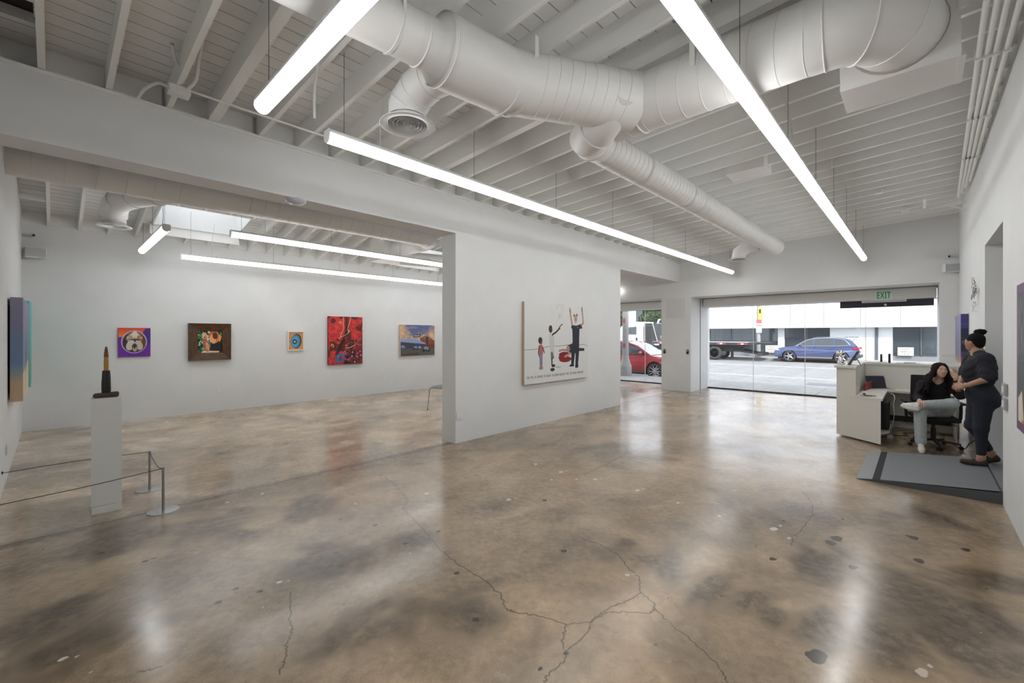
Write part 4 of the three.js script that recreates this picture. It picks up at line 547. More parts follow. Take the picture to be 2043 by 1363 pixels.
// outlets and switches
function plate(name, label, cat, x, y, z, turn, w, h, d, slots) { const t = thing(name, label, cat, [x, y, z], turn); part('cover', rbx(-w / 2, w / 2, -h / 2, h / 2, 0, d, 0.003), M.plastic, t); for (const [sx, sy, sw, sh, m] of slots) part('socket', rbx(sx - sw / 2, sx + sw / 2, sy - sh / 2, sy + sh / 2, d - 0.001, d + 0.004, 0.002), m || M.white, t); return t; }
const duplex = [[0, 0.026, 0.034, 0.03], [0, -0.026, 0.034, 0.03], [-0.006, 0.026, 0.003, 0.011, M.black], [0.006, 0.026, 0.003, 0.011, M.black], [-0.006, -0.026, 0.003, 0.011, M.black], [0.006, -0.026, 0.003, 0.011, M.black]];
plate('wall_outlet', 'white socket low on the long wall under the framed horn painting', 'outlet', 2.58, 0.47, -11.548, 0, 0.075, 0.12, 0.008, duplex);
plate('wall_outlet', 'white socket low on the long wall right of the red painting', 'outlet', 6.76, 0.465, -11.548, 0, 0.075, 0.12, 0.008, duplex);
plate('wall_outlet', 'beige double socket near the left edge of the partition', 'outlet', 4.44, 0.435, -5.338, 0, 0.115, 0.125, 0.012, duplex.flatMap(([a, b, c, d, m]) => [[a - 0.028, b, c, d, m], [a + 0.028, b, c, d, m]]));
plate('wall_outlet', 'white socket low on the end wall beyond the barrier', 'outlet', -0.373, 0.37, -7.8, Math.PI / 2, 0.075, 0.13, 0.008, duplex);
const sw1 = plate('light_switch', 'upper grey switch plate beside the passage opening', 'switch', 6.33, 1.19, 0.615, Math.PI, 0.19, 0.115, 0.022, [[-0.045, 0, 0.03, 0.065, M.white], [0.0, 0, 0.03, 0.065, M.white], [0.045, 0, 0.03, 0.065, M.white]]);
const sw2 = plate('light_switch', 'lower grey switch plate beside the passage opening', 'switch', 6.33, 1.05, 0.615, Math.PI, 0.19, 0.105, 0.022, [[-0.045, 0, 0.03, 0.06, M.white], [0.0, 0, 0.03, 0.06, M.white], [0.045, 0, 0.03, 0.06, M.white]]);
sw1.children[0].material = sw2.children[0].material = std(0.36, 0.365, 0.37, 0.4);
plate('card_reader', 'small black reader on the pier, left one', 'reader', 13.148, 1.205, -5.808, -Math.PI / 2, 0.065, 0.135, 0.025, [[0, 0.03, 0.04, 0.03, M.grey]]).children[0].material = M.black;
plate('card_reader', 'small black reader on the pier, right one next to the big window', 'reader', 13.148, 1.205, -5.09, -Math.PI / 2, 0.065, 0.135, 0.025, [[0, 0.03, 0.04, 0.03, M.grey]]).children[0].material = M.black;
{ const t = thing('access_panel', 'square pale grey access panel high on the pier between the windows', 'panel', [13.148, 2.545, -5.456], -Math.PI / 2); part('frame', rbx(-0.32, 0.32, -0.335, 0.335, 0, 0.008, 0.003), std(0.74, 0.74, 0.74, 0.5), t); part('door', rbx(-0.295, 0.295, -0.31, 0.31, 0.004, 0.013, 0.003), std(0.64, 0.64, 0.64, 0.5), t, 'grey panel door'); }
{ const t = thing('wall_plaque', 'blank pale plaque low on the street wall beside the purple canvas', 'plaque', [13.148, 1.28, 0.46], -Math.PI / 2); part('plate', rbx(-0.1, 0.1, -0.03, 0.03, 0, 0.008, 0.003), std(0.7, 0.7, 0.7, 0.5), t); }
{ // slatted metal seat just behind the partition
  const t = thing('slatted_stool', 'low silver slatted metal seat half hidden behind the partition', 'stool', [6.28, 0, -7.95], 0.1), m = M.steel;
  for (let i = 0; i < 6; i++) part('slat', pipe([[-0.3, 0.5 - i * 0.0, -0.25 + i * 0.1], [0.35, 0.5, -0.25 + i * 0.1]], 0.01, 8, true), m, t);
  for (const z of [-0.27, 0.27]) part('rail', tube([[-0.33, 0.36, z], [-0.32, 0.47, z], [-0.26, 0.51, z], [0.3, 0.51, z], [0.38, 0.47, z], [0.4, 0.36, z]], 0.011, 30, 8), m, t);
  for (const [x, z] of [[-0.33, -0.27], [-0.33, 0.27], [0.4, -0.27], [0.4, 0.27]]) { part('leg', rod([x, 0.36, z], [x * 1.12, 0.02, z * 1.05], 0.008, 8), m, t); part('foot', place(cyl(0.013, 0.025, 10), x * 1.12, 0.0125, z * 1.05), M.black, t); }
}
// exit sign, notice strip, dark roller blind
{ const t = thing('exit_sign', 'green EXIT sign under the window head', 'sign', [14.098, 2.70, -0.64], -Math.PI / 2);
  part('sign_plate', rbx(-0.17, 0.17, -0.1, 0.1, -0.0, 0.025, 0.004), new THREE.MeshStandardMaterial({ color: 0xdfeee4, roughness: 0.35 }), t);
  part('sign_lettering', face(0.33, 0.19).translate(0, 0, 0.0262), new THREE.MeshStandardMaterial({ roughness: 0.4, map: canvasTex(330, 190, (c, W, H) => { c.fillStyle = '#dfeee6'; c.fillRect(0, 0, W, H); c.fillStyle = '#12a05a'; c.font = 'bold 222px sans-serif'; c.textAlign = 'center'; c.fillText('EXIT', W / 2, 176, 270); }) }), t, 'green EXIT letters'); }
{ const t = thing('notice_strip', 'white notice strip with small black capitals below the EXIT sign', 'sign', [14.09, 2.555, -0.64], -Math.PI / 2);
  part('strip', bx(-0.42, 0.42, -0.028, 0.028, -0.003, 0.003), std(0.78, 0.78, 0.78, 0.5), t);
  part('lettering', face(0.83, 0.052).translate(0, 0, 0.0042), new THREE.MeshStandardMaterial({ roughness: 0.5, map: canvasTex(1024, 64, (c, W, H) => { c.fillStyle = '#e4e4e4'; c.fillRect(0, 0, W, H); c.fillStyle = '#26262a'; c.font = 'bold 38px sans-serif'; c.textAlign = 'center'; c.fillText('THIS DOOR TO REMAIN UNLOCKED DURING BUSINESS HOURS', W / 2, 45, 990); }) }), t); }
{ const t = thing('roller_blind', 'dark grey roller blind rolled up at the top of the right panes', 'blind', [14.45, 2.5, -0.64]); part('blind_cloth', bx(-0.006, 0.006, -0.06, 0.1, -0.9, 0.9), std(0.055, 0.055, 0.075, 0.8), t); part('bottom_bar', rbx(-0.012, 0.012, -0.075, -0.055, -0.9, 0.9, 0.004), std(0.05, 0.05, 0.07, 0.6), t);
  part('pull_knob', dot(-0.03, -0.02, 0.02, 0.03), M.plastic, t, 'white pull knob'); part('pull_cord', rod([-0.03, -0.03, 0.02], [-0.03, -0.1, 0.02], 0.007, 6), M.plastic, t); }
// ---------- ramp ----------
{ const t = thing('ramp', 'grey rubber threshold ramp leading into the side passage', 'ramp', [7.405, 0, 0]);
  const hgt = (v) => clamp((0.547 - v) / 1.164) * 0.116, X0 = -0.82, X1 = 0.82, skew = (v) => 0;
  const g = prismX([[0.547, 0.0], [0.535, 0.004], [0.40, hgt(0.40) + 0.012], [-0.62, 0.116], [-0.62, 0]], X0, X1);
  part('ramp_body', g, std(0.075, 0.078, 0.085, 0.5), t, 'dark grey rubber body');
  const top = (v0, v1, m, n, l) => part(n, prism([V3(X0 + 0.012, hgt(v0) + 0.0125, -v0), V3(X1 - 0.012, hgt(v0) + 0.0125, -v0), V3(X1 - 0.012, hgt(v1) + 0.0125, -v1), V3(X0 + 0.012, hgt(v1) + 0.0125, -v1)], V3(0, 0.003, 0)), m, t, l);
  part('bevel_edge', prism([V3(X0, 0.005, -0.545), V3(X1, 0.005, -0.545), V3(X1, hgt(0.4) + 0.0125, -0.40), V3(X0, hgt(0.4) + 0.0125, -0.40)], V3(0, 0.003, 0)), std(0.3, 0.31, 0.33, 0.35, 0.4), t, 'worn metallic bevelled edge');
  top(0.40, 0.33, M.blackMatte, 'grip_strip', 'black grip strip');
  top(0.33, -0.60, std(0.17, 0.178, 0.19, 0.40, 0, { bumpMap: rollerBump, bumpScale: 0.002 }), 'ramp_mat', 'grey walking surface');
  part('landing', bx(X0, X1, 0, 0.128, 0.617, 2.6), std(0.17, 0.178, 0.19, 0.45), t, 'grey landing in the passage'); }
// ---------- reception desk ----------
const deskM = std(0.70, 0.675, 0.62, 0.42);
{ const t = thing('reception_desk', 'white angled reception desk with a high counter', 'desk', [10, 0, -0.4]);
  const q = (L) => L.map(([u, v]) => [u - 10, v - 0.4]);
  part('end_panel', prismY(q([[9.2, 1.03], [8.74, 0.43], [8.755, 0.43], [9.215, 1.03]]).reverse(), 0.03, 0.70), deskM, t, 'angled end panel');
  part('tall_end_panel', prismY(q([[9.2, 1.03], [9.02, 0.755], [9.04, 0.755], [9.22, 1.03]]).reverse(), 0.70, 1.165), deskM, t);
  part('wing_wall', prismY(q([[9.22, 1.03], [9.04, 0.755], [10.55, 0.755], [10.9, 1.03]]).reverse(), 0.08, 1.165), deskM, t, 'high side wall of the counter');
  part('back_wall', prismY(q([[10.55, 0.755], [10.55, -0.5], [10.9, -0.5], [10.9, 1.03]]).reverse(), 0.02, 1.165), deskM, t, 'high back wall of the counter');
  part('counter_top', prismY(q([[9.17, 1.06], [8.99, 0.75], [10.0, 0.75], [10.0, 1.06]]).reverse(), 1.165, 1.2), deskM, t);
  part('counter_top', prismY(q([[10.0, 1.06], [10.0, 0.75], [10.53, 0.75], [11.0, 0.75], [11.0, 1.06]]).reverse(), 1.165, 1.2), deskM, t);
  part('counter_top', prismY(q([[10.53, 0.75], [10.53, -0.52], [11.0, -0.52], [11.0, 0.75]]).reverse(), 1.165, 1.2), deskM, t);
  part('work_top', prismY(q([[8.98, 0.75], [8.72, 0.41], [10.16, 0.41], [10.55, 0.75]]).reverse(), 0.70, 0.735), deskM, t);
  part('work_top', prismY(q([[10.16, 0.41], [10.16, -0.42], [10.55, -0.42], [10.55, 0.75]]).reverse(), 0.70, 0.735), deskM, t);
  part('side_panel', prismY(q([[10.55, -0.42], [9.8, -0.42], [9.8, -0.44], [10.55, -0.44]]).reverse(), 0.0, 0.70), deskM, t, 'right hand support panel');
  part('base_rail', prismY(q([[10.5, 0.42], [10.5, -0.42], [10.55, -0.42], [10.55, 0.42]]).reverse(), 0.05, 0.16), deskM, t);
  part('low_shelf', prismY(q([[9.0, 0.73], [8.77, 0.43], [8.95, 0.34], [9.75, 0.34], [9.75, 0.73]]).reverse(), 0.18, 0.2), deskM, t);
  part('cable_tray', bx(0.42, 0.5, 0.17, 0.26, -0.0, 0.8), M.blackMatte, t, 'black cable tray along the back'); }
{ const t = thing('computer_tower', 'black computer case on the low shelf under the desk', 'computer', [9.32, 0.2, -0.45]); part('case', rbx(-0.2, 0.22, 0, 0.44, -0.1, 0.1, 0.01), M.blackMatte, t); part('front_bezel', rbx(-0.215, -0.2, 0.01, 0.43, -0.095, 0.095, 0.005), M.black, t); }
{ const t = thing('laptop', 'open laptop with a dark violet screen on the work top', 'laptop', [10.33, 0.735, -0.50], -0.93);
  part('keyboard_base', rbx(-0.16, 0.16, 0, 0.014, -0.11, 0.11, 0.004), std(0.55, 0.54, 0.55, 0.4, 0.6), t); part('keys', bx(-0.14, 0.14, 0.0142, 0.0155, -0.09, 0.02), M.black, t);
  const lid = part('screen_lid', rbx(-0.16, 0.16, 0, 0.22, -0.004, 0.004, 0.003).rotateX(-0.28).translate(0, 0.012, -0.11), std(0.03, 0.03, 0.035, 0.4), t);
  part('screen', face(0.305, 0.2).translate(0, 0.111, 0.0052).rotateX(-0.28).translate(0, 0.012, -0.11), new THREE.MeshStandardMaterial({ roughness: 0.2, map: canvasTex(256, 170, (c, W, H) => { c.fillStyle = '#120a26'; c.fillRect(0, 0, W, H); for (let i = 0; i < 40; i++) ell(c, rnd() * W, rnd() * H, 1.5, 1.5, '#4a3a7a'); path(c, [[80, 60], [90, 110], [120, 60]], '#3a2c66', 2); }) }), lid, 'dark violet screen'); }
{ const t = thing('document_box', 'dark red flat box standing against the counter wall', 'box', [10.16, 0.735, -0.665], -0.12); part('box_body', rbx(-0.33, 0.33, 0, 0.13, -0.012, 0.012, 0.004), std(0.24, 0.018, 0.02, 0.5), t); part('lid_edge', bx(-0.332, 0.332, 0.11, 0.114, -0.013, 0.013), std(0.16, 0.012, 0.014, 0.5), t); }
{ const t = thing('computer_mouse', 'small black mouse on the work top', 'mouse', [9.18, 0.735, -0.66]); const g = new THREE.SphereGeometry(1, 20, 12).scale(0.034, 0.026, 0.022); const p = g.attributes.position; for (let i = 0; i < p.count; i++) p.setY(i, Math.max(0, p.getY(i))); g.computeVertexNormals(); part('shell', g, M.black, t); part('wheel', place(cyl(0.006, 0.006, 12), -0.018, 0.022, 0, Math.PI / 2), M.grey, t); }
[['dark brown pencil lying at the front of the work top', 8.98, 0.62, 0.3, 0.05, 0.03, 0.02], ['longer black pen behind the brown pencil on the work top', 9.06, 0.58, 0.2, 0.012, 0.012, 0.013], ['thin orange pencil nearest the edge of the work top', 8.93, 0.56, 0.35, 0.35, 0.14, 0.03]].forEach(([l, u, v, a, r, g, b]) => { const t = thing('pencil', l, 'pencil', [u, 0.7395, -v], a + Math.PI / 2); part('barrel', rod([-0.075, 0, 0], [0.075, 0, 0], 0.0045, 8), std(r, g, b, 0.5), t); part('tip', rod([0.075, 0, 0], [0.09, 0, 0], 0.0044, 8, 0.0006), std(0.4, 0.3, 0.2, 0.7), t); });
{ const t = thing('power_cable', 'white charging cable hanging from the desk edge to the floor', 'cable', [9.25, 0, -0.33]); part('cord', tube([[0.3, 0.742, -0.02], [0.1, 0.745, 0.03], [0.02, 0.70, 0.045], [0.0, 0.6, 0.03], [-0.02, 0.45, 0.04], [0.03, 0.28, 0.02], [0.14, 0.18, 0.0], [0.25, 0.06, -0.02]], 0.0045, 70, 6), M.white, t); part('power_brick', rbx(0.2, 0.31, 0.0, 0.05, -0.06, 0.02, 0.008), M.white, t, 'white power brick'); }
{ const t = thing('power_cable', 'dark cables lying on the floor under the desk', 'cable', [9.9, 0, -0.2]); part('cord', tube([[-0.4, 0.006, -0.3], [-0.1, 0.006, -0.12], [0.1, 0.006, 0.06], [0.3, 0.006, 0.0], [0.45, 0.006, 0.3]], 0.006, 50, 6), M.black, t); part('power_strip', rbx(-0.5, -0.25, 0, 0.03, -0.36, -0.31, 0.006), M.black, t); }
solo('power_cable', tube([[9.75, 0.02, 0.35], [9.4, 0.008, 0.46], [9.2, 0.05, 0.5], [9.1, 0.16, 0.54], [9.12, 0.2, 0.6]], 0.006, 40, 6), M.black, 'black cable looping up behind the standing woman by the wall', 'cable');
// things on the counter
{ const t = thing('figurine', 'small chrome figurine with a big round head on the counter end', 'figurine', [9.45, 1.2, -1.0], 0.4); t.scale.setScalar(1.2); part('figure_body', [new THREE.LatheGeometry([[0, 0], [0.035, 0.0], [0.04, 0.03], [0.026, 0.07], [0.03, 0.1], [0.016, 0.125], [0, 0.13]].map(([a, b]) => new THREE.Vector2(a, b)), 24), rod([-0.03, 0.1, 0], [-0.05, 0.04, 0.01], 0.011, 10), rod([0.03, 0.1, 0], [0.05, 0.04, 0.01], 0.011, 10)], M.chrome, t); part('figure_head', new THREE.SphereGeometry(0.052, 24, 16).scale(1.15, 0.85, 1).translate(0, 0.165, 0), M.chrome, t); part('figure_foot', new THREE.SphereGeometry(0.024, 14, 10).scale(1, 0.7, 1.4).translate(-0.025, 0.014, 0.015), M.chrome, t); part('figure_foot', new THREE.SphereGeometry(0.024, 14, 10).scale(1, 0.7, 1.4).translate(0.025, 0.014, 0.015), M.chrome, t); }
{ const t = thing('tablet_stand', 'tilted black tablet on the counter end seen from the side', 'tablet', [9.42, 1.2, -0.86], 3.05); part('tablet', rbx(-0.1, 0.1, 0, 0.27, -0.005, 0.005, 0.004).rotateX(-0.5).translate(0, 0.005, 0.02), M.black, t); part('support', [rod([0, 0.15, -0.07], [0, 0.004, -0.14], 0.008, 8), bx(-0.05, 0.05, 0, 0.008, -0.15, 0.05)], M.steel, t); }
{ const t = thing('card_holder', 'clear acrylic holder with a white card beside the tablet', 'card holder', [9.62, 1.2, -0.87], 0.8); part('holder', [bx(-0.05, 0.05, 0, 0.004, -0.03, 0.03), bx(-0.05, 0.05, 0, 0.1, -0.03, -0.027)], phys(0.95, 0.97, 1, 0.05, { transmission: 0.9, thickness: 0 }), t); part('card', bx(-0.045, 0.045, 0.005, 0.12, -0.026, -0.024), M.white, t); }
for (const [u, v, y, l] of [[10.72, 0.52, 0.125, 'slim black bottle on the counter, left of the pair'], [10.62, 0.40, 0.14, 'slim black bottle on the counter, right of the pair']]) { const t = thing('bottle', l, 'bottle', [u, 1.2, -v]); part('bottle_body', place(cyl(0.017, y, 20), 0, y / 2, 0), M.black, t); part('bottle_cap', place(cyl(0.0165, 0.03, 20), 0, y + 0.016, 0), std(0.03, 0.035, 0.045, 0.3), t); }
[['stack of white papers on the counter by the bottles', 10.68, 0.6, 0.2, 0.006], ['single white leaflet on the counter towards the corner', 10.3, 0.9, 0.5, 0.003], ['papers with a dark pen on the back counter', 10.7, 0.15, 0.08, 0.008]].forEach(([l, u, v, a, h], i) => { const t = thing('papers', l, 'paper', [u, 1.2005, -v], a); part('sheet', bx(-0.11, 0.11, 0, h, -0.15, 0.15), std(0.76, 0.76, 0.74, 0.7), t); if (i !== 1) part('sheet', place(bx(-0.105, 0.105, h, h + 0.002, -0.148, 0.148), 0, 0, 0, 0, 0.08), std(0.72, 0.73, 0.74, 0.7), t); if (i === 2) part('pen', rod([-0.1, h + 0.007, 0.1], [-0.09, h + 0.007, -0.06], 0.005, 8), M.black, t); });
// ---------- office chair ----------
{ const t = thing('office_chair', 'black mesh office chair under the seated woman', 'chair', [9.3, 0, 0.16], -Math.PI / 2 + 0.25);
  for (let k = 0; k < 5; k++) { const a = k / 5 * 2 * Math.PI + 0.35, c = Math.cos(a), s = Math.sin(a); const leg = part('base_leg', (() => { const g = rbx(0.02, 0.30, 0.065, 0.095, -0.022, 0.022, 0.01), p = g.attributes.position; for (let i = 0; i < p.count; i++) { const f = (p.getX(i) - 0.02) / 0.28; p.setZ(i, p.getZ(i) * (1.2 - 0.55 * f)); p.setY(i, p.getY(i) + 0.03 * (1 - f)); } g.computeVertexNormals(); return g.rotateY(-a); })(), M.black, t);
    part('caster', [place(cyl(0.028, 0.018, 18), c * 0.30, 0.028, s * 0.30, Math.PI / 2, -a + 0.5).translate(0.012 * s, 0, -0.012 * c), place(cyl(0.028, 0.018, 18), c * 0.30, 0.028, s * 0.30, Math.PI / 2, -a + 0.5).translate(-0.014 * s, 0, 0.014 * c), rod([c * 0.295, 0.03, s * 0.295], [c * 0.29, 0.075, s * 0.29], 0.01, 8)], M.black, leg, 'twin wheel caster'); }
  part('gas_column', [place(cyl(0.03, 0.2, 20), 0, 0.19, 0), place(cyl(0.02, 0.2, 20), 0, 0.34, 0)], M.black, t);
  part('mechanism', rbx(-0.09, 0.09, 0.36, 0.42, -0.14, 0.14, 0.02), M.black, t);
  part('lever', [rod([0.08, 0.385, 0.02], [0.24, 0.35, 0.06], 0.007, 8)], M.black, t);
  part('seat', (() => { const g = rbx(-0.25, 0.25, 0.415, 0.475, -0.24, 0.25, 0.03, 4), p = g.attributes.position; for (let i = 0; i < p.count; i++) { const x = p.getX(i), z = p.getZ(i); p.setY(i, p.getY(i) + 0.02 * (x / 0.25) ** 2 - 0.02 * smooth(0.12, 0.25, z)); } g.computeVertexNormals(); return g; })(), std(0.014, 0.014, 0.017, 0.9, 0, { bumpMap: fabricBump, bumpScale: 0.001 }), t);
  part('backrest', (() => { const g = rbx(-0.23, 0.23, 0.52, 1.08, -0.02, 0.02, 0.018, 6), p = g.attributes.position; for (let i = 0; i < p.count; i++) { const x = p.getX(i), y = p.getY(i); p.setZ(i, p.getZ(i) - 0.27 + 0.09 * (x / 0.23) ** 2 - 0.07 * smooth(0.7, 1.08, y) ); p.setX(i, x * (1 - 0.12 * smooth(0.85, 1.08, y))); } g.computeVertexNormals(); return g; })(), std(0.014, 0.014, 0.017, 0.85, 0, { bumpMap: fabricBump, bumpScale: 0.001 }), t);
  part('back_bracket', tube([[0, 0.40, -0.1], [0, 0.42, -0.26], [0, 0.5, -0.31], [0, 0.75, -0.315]], 0.022, 24, 8), M.black, t);
  for (const s of [-1, 1]) { const arm = part('armrest', tube([[s * 0.18, 0.42, -0.02], [s * 0.30, 0.43, -0.02], [s * 0.315, 0.52, -0.02], [s * 0.315, 0.665, -0.02]], 0.02, 30, 8), M.black, t); part('arm_pad', rbx(s * 0.315 - 0.045, s * 0.315 + 0.045, 0.665, 0.692, -0.14, 0.12, 0.013, 3), M.blackMatte, arm); } }
// ---------- people ----------
// Surface nets: meshes f(x, y, z) < 0 on a grid.
function meshField(lo, hi, cell, f) {
  const n = [0, 1, 2].map((i) => Math.ceil((hi[i] - lo[i]) / cell) + 1), [nx, ny, nz2] = n, val = new Float32Array(nx * ny * nz2), id = (i, j, k) => (k * ny + j) * nx + i;
  for (let k = 0; k < nz2; k++) for (let j = 0; j < ny; j++) for (let i = 0; i < nx; i++) val[id(i, j, k)] = f(lo[0] + i * cell, lo[1] + j * cell, lo[2] + k * cell);
  const vid = new Int32Array(nx * ny * nz2).fill(-1), pos = [], idx = [];
  for (let k = 0; k < nz2 - 1; k++) for (let j = 0; j < ny - 1; j++) for (let i = 0; i < nx - 1; i++) {
    let c = 0, sx = 0, sy = 0, sz = 0, inside = 0; const v = [];
    for (let q = 0; q < 8; q++) { const a = val[id(i + (q & 1), j + ((q >> 1) & 1), k + (q >> 2))]; v.push(a); if (a < 0) inside++; }
    if (!inside || inside === 8) continue;
    for (let q = 0; q < 8; q++) for (const b of [1, 2, 4]) { if (q & b) continue; const r = q | b; if ((v[q] < 0) === (v[r] < 0)) continue; const t = v[q] / (v[q] - v[r]); sx += (q & 1) + (b === 1 ? t : 0); sy += ((q >> 1) & 1) + (b === 2 ? t : 0); sz += (q >> 2) + (b === 4 ? t : 0); c++; }
    vid[id(i, j, k)] = pos.length / 3; pos.push(lo[0] + (i + sx / c) * cell, lo[1] + (j + sy / c) * cell, lo[2] + (k + sz / c) * cell);
  }
  const quad = (a, b, c, d, flip) => { if (a < 0 || b < 0 || c < 0 || d < 0) return; flip ? idx.push(a, c, b, a, d, c) : idx.push(a, b, c, a, c, d); };
  for (let k = 1; k < nz2 - 1; k++) for (let j = 1; j < ny - 1; j++) for (let i = 1; i < nx - 1; i++) {
    const a = val[id(i, j, k)] < 0;
    if (a !== (val[id(i + 1, j, k)] < 0)) quad(vid[id(i, j - 1, k - 1)], vid[id(i, j, k - 1)], vid[id(i, j, k)], vid[id(i, j - 1, k)], !a);
    if (a !== (val[id(i, j + 1, k)] < 0)) quad(vid[id(i - 1, j, k - 1)], vid[id(i - 1, j, k)], vid[id(i, j, k)], vid[id(i, j, k - 1)], !a);
    if (a !== (val[id(i, j, k + 1)] < 0)) quad(vid[id(i - 1, j - 1, k)], vid[id(i, j - 1, k)], vid[id(i, j, k)], vid[id(i - 1, j, k)], !a);
  }
  const g = new THREE.BufferGeometry(); g.setAttribute('position', new THREE.Float32BufferAttribute(pos, 3)); g.setIndex(idx); g.computeVertexNormals();
  g.setAttribute('uv', new THREE.Float32BufferAttribute(pos.flatMap((_, i) => (i % 3 === 2 ? [] : [pos[i]])), 2)); return g;
}
const capsule = (a, b, ra, rb) => { const dx = b[0] - a[0], dy = b[1] - a[1], dz = b[2] - a[2], L = dx * dx + dy * dy + dz * dz || 1e-9; return (x, y, z) => { let t = ((x - a[0]) * dx + (y - a[1]) * dy + (z - a[2]) * dz) / L; t = t < 0 ? 0 : t > 1 ? 1 : t; const qx = x - a[0] - dx * t, qy = y - a[1] - dy * t, qz = z - a[2] - dz * t; return Math.sqrt(qx * qx + qy * qy + qz * qz) - ra - (rb - ra) * t; }; };
const blobF = (c, r) => (x, y, z) => { const a = (x - c[0]) / r[0], b = (y - c[1]) / r[1], d = (z - c[2]) / r[2], k = Math.sqrt(a * a + b * b + d * d); return (k - 1) * Math.min(r[0], r[1], r[2]); };
// ellipsoid turned about y so that its local z points along heading (hx, hz)
const blobT = (c, r, h) => { const l = Math.hypot(h[0], h[1]), hx = h[0] / l, hz = h[1] / l; return (x, y, z) => { const dx = x - c[0], dz = z - c[2], f = dx * hx + dz * hz, s = dx * hz - dz * hx, a = s / r[0], b = (y - c[1]) / r[1], d = f / r[2]; return (Math.sqrt(a * a + b * b + d * d) - 1) * Math.min(...r); }; };
const smin = (a, b, k) => { const h = Math.max(k - Math.abs(a - b), 0) / k; return Math.min(a, b) - h * h * k * 0.25; };
const union = (list, k) => (x, y, z) => { let d = 1e9; for (const f of list) d = smin(d, f(x, y, z), k); return d; };
const subtract = (f, g) => (x, y, z) => Math.max(f(x, y, z), -g(x, y, z));
const along = (a, b, t) => a.map((v, i) => v + (b[i] - v) * t);
function bounds(pts, m) { const lo = [1e9, 1e9, 1e9], hi = [-1e9, -1e9, -1e9]; for (const p of pts) for (let i = 0; i < 3; i++) { lo[i] = Math.min(lo[i], p[i] - m); hi[i] = Math.max(hi[i], p[i] + m); } return [lo, hi]; }
const wrinkle = (f, amp, s, seed2) => (x, y, z) => { const d = f(x, y, z); return Math.abs(d) > 0.05 ? d : d + amp * (1 - 1.6 * Math.abs(Math.sin(y * s * 0.6 + 2.2 * Math.sin(x * s * 0.35 + seed2) + 1.6 * Math.sin(z * s * 0.3 + seed2))) + 0.6 * Math.sin((x + z) * s * 0.8 + y * s * 0.35 + seed2 * 2)); };
// frame: matrix whose z is forward, y up-ish, x to the figure's left
function frame(o, fwd, up = [0, 1, 0]) { const f = V3(...fwd).normalize(), x = V3(...up).cross(f).normalize(), y = f.clone().cross(x); return new THREE.Matrix4().makeBasis(x, y, f).setPosition(...o); }
// head about the origin: chin y -0.105, crown y 0.115, nose towards +z
function headField() {
  const skull = union([blobF([0, 0.03, -0.018], [0.074, 0.086, 0.092]), blobF([0, -0.005, 0.018], [0.062, 0.085, 0.07])], 0.03);
  const jaw = union([blobF([0, -0.062, 0.03], [0.046, 0.045, 0.052]), blobF([0, -0.092, 0.055], [0.02, 0.016, 0.02]), blobF([-0.033, -0.02, 0.052], [0.026, 0.026, 0.026]), blobF([0.033, -0.02, 0.052], [0.026, 0.026, 0.026])], 0.03);
  let d = union([skull, jaw], 0.03);
  d = subtract(d, union([blobF([-0.031, 0.012, 0.098], [0.02, 0.012, 0.017]), blobF([0.031, 0.012, 0.098], [0.02, 0.012, 0.017])], 0.002));
  const extra = union([capsule([0, 0.014, 0.078], [0, -0.022, 0.1], 0.007, 0.011), blobF([-0.011, -0.026, 0.09], [0.009, 0.008, 0.009]), blobF([0.011, -0.026, 0.09], [0.009, 0.008, 0.009]), blobF([0, 0.033, 0.08], [0.045, 0.01, 0.012]), blobF([0, -0.054, 0.082], [0.022, 0.0085, 0.01]), blobF([0, -0.065, 0.08], [0.018, 0.0085, 0.01])], 0.012);
  const ears = union([blobF([-0.076, 0.0, -0.012], [0.009, 0.03, 0.018]), blobF([0.076, 0.0, -0.012], [0.009, 0.03, 0.018])], 0.004);
  return union([d, extra, ears], 0.012);
}
const headGeo = meshField([-0.1, -0.125, -0.13], [0.1, 0.135, 0.13], 0.004, headField());
function faceParts(person, mtx, lipM, browM) {
  const add = (n, g, m, l) => part(n, (Array.isArray(g) ? merge(g) : g).applyMatrix4(mtx), m, person, l);
  for (const s of [-1, 1]) { add('eye', new THREE.SphereGeometry(0.0125, 14, 10).scale(1, 0.62, 1).translate(s * 0.031, 0.010, 0.076), std(0.75, 0.73, 0.7, 0.25)); add('iris', new THREE.SphereGeometry(0.0072, 12, 8).scale(1, 0.9, 0.5).translate(s * 0.031, 0.011, 0.0872), std(0.025, 0.015, 0.01, 0.15)); add('eyebrow', tube([[s * 0.014, 0.030, 0.088], [s * 0.03, 0.035, 0.084], [s * 0.048, 0.030, 0.07]], 0.0032, 12, 6), browM); }
  add('lips', [new THREE.SphereGeometry(1, 16, 10).scale(0.023, 0.006, 0.008).translate(0, -0.052, 0.0905), new THREE.SphereGeometry(1, 16, 10).scale(0.02, 0.007, 0.008).translate(0, -0.065, 0.0885)], lipM);
}
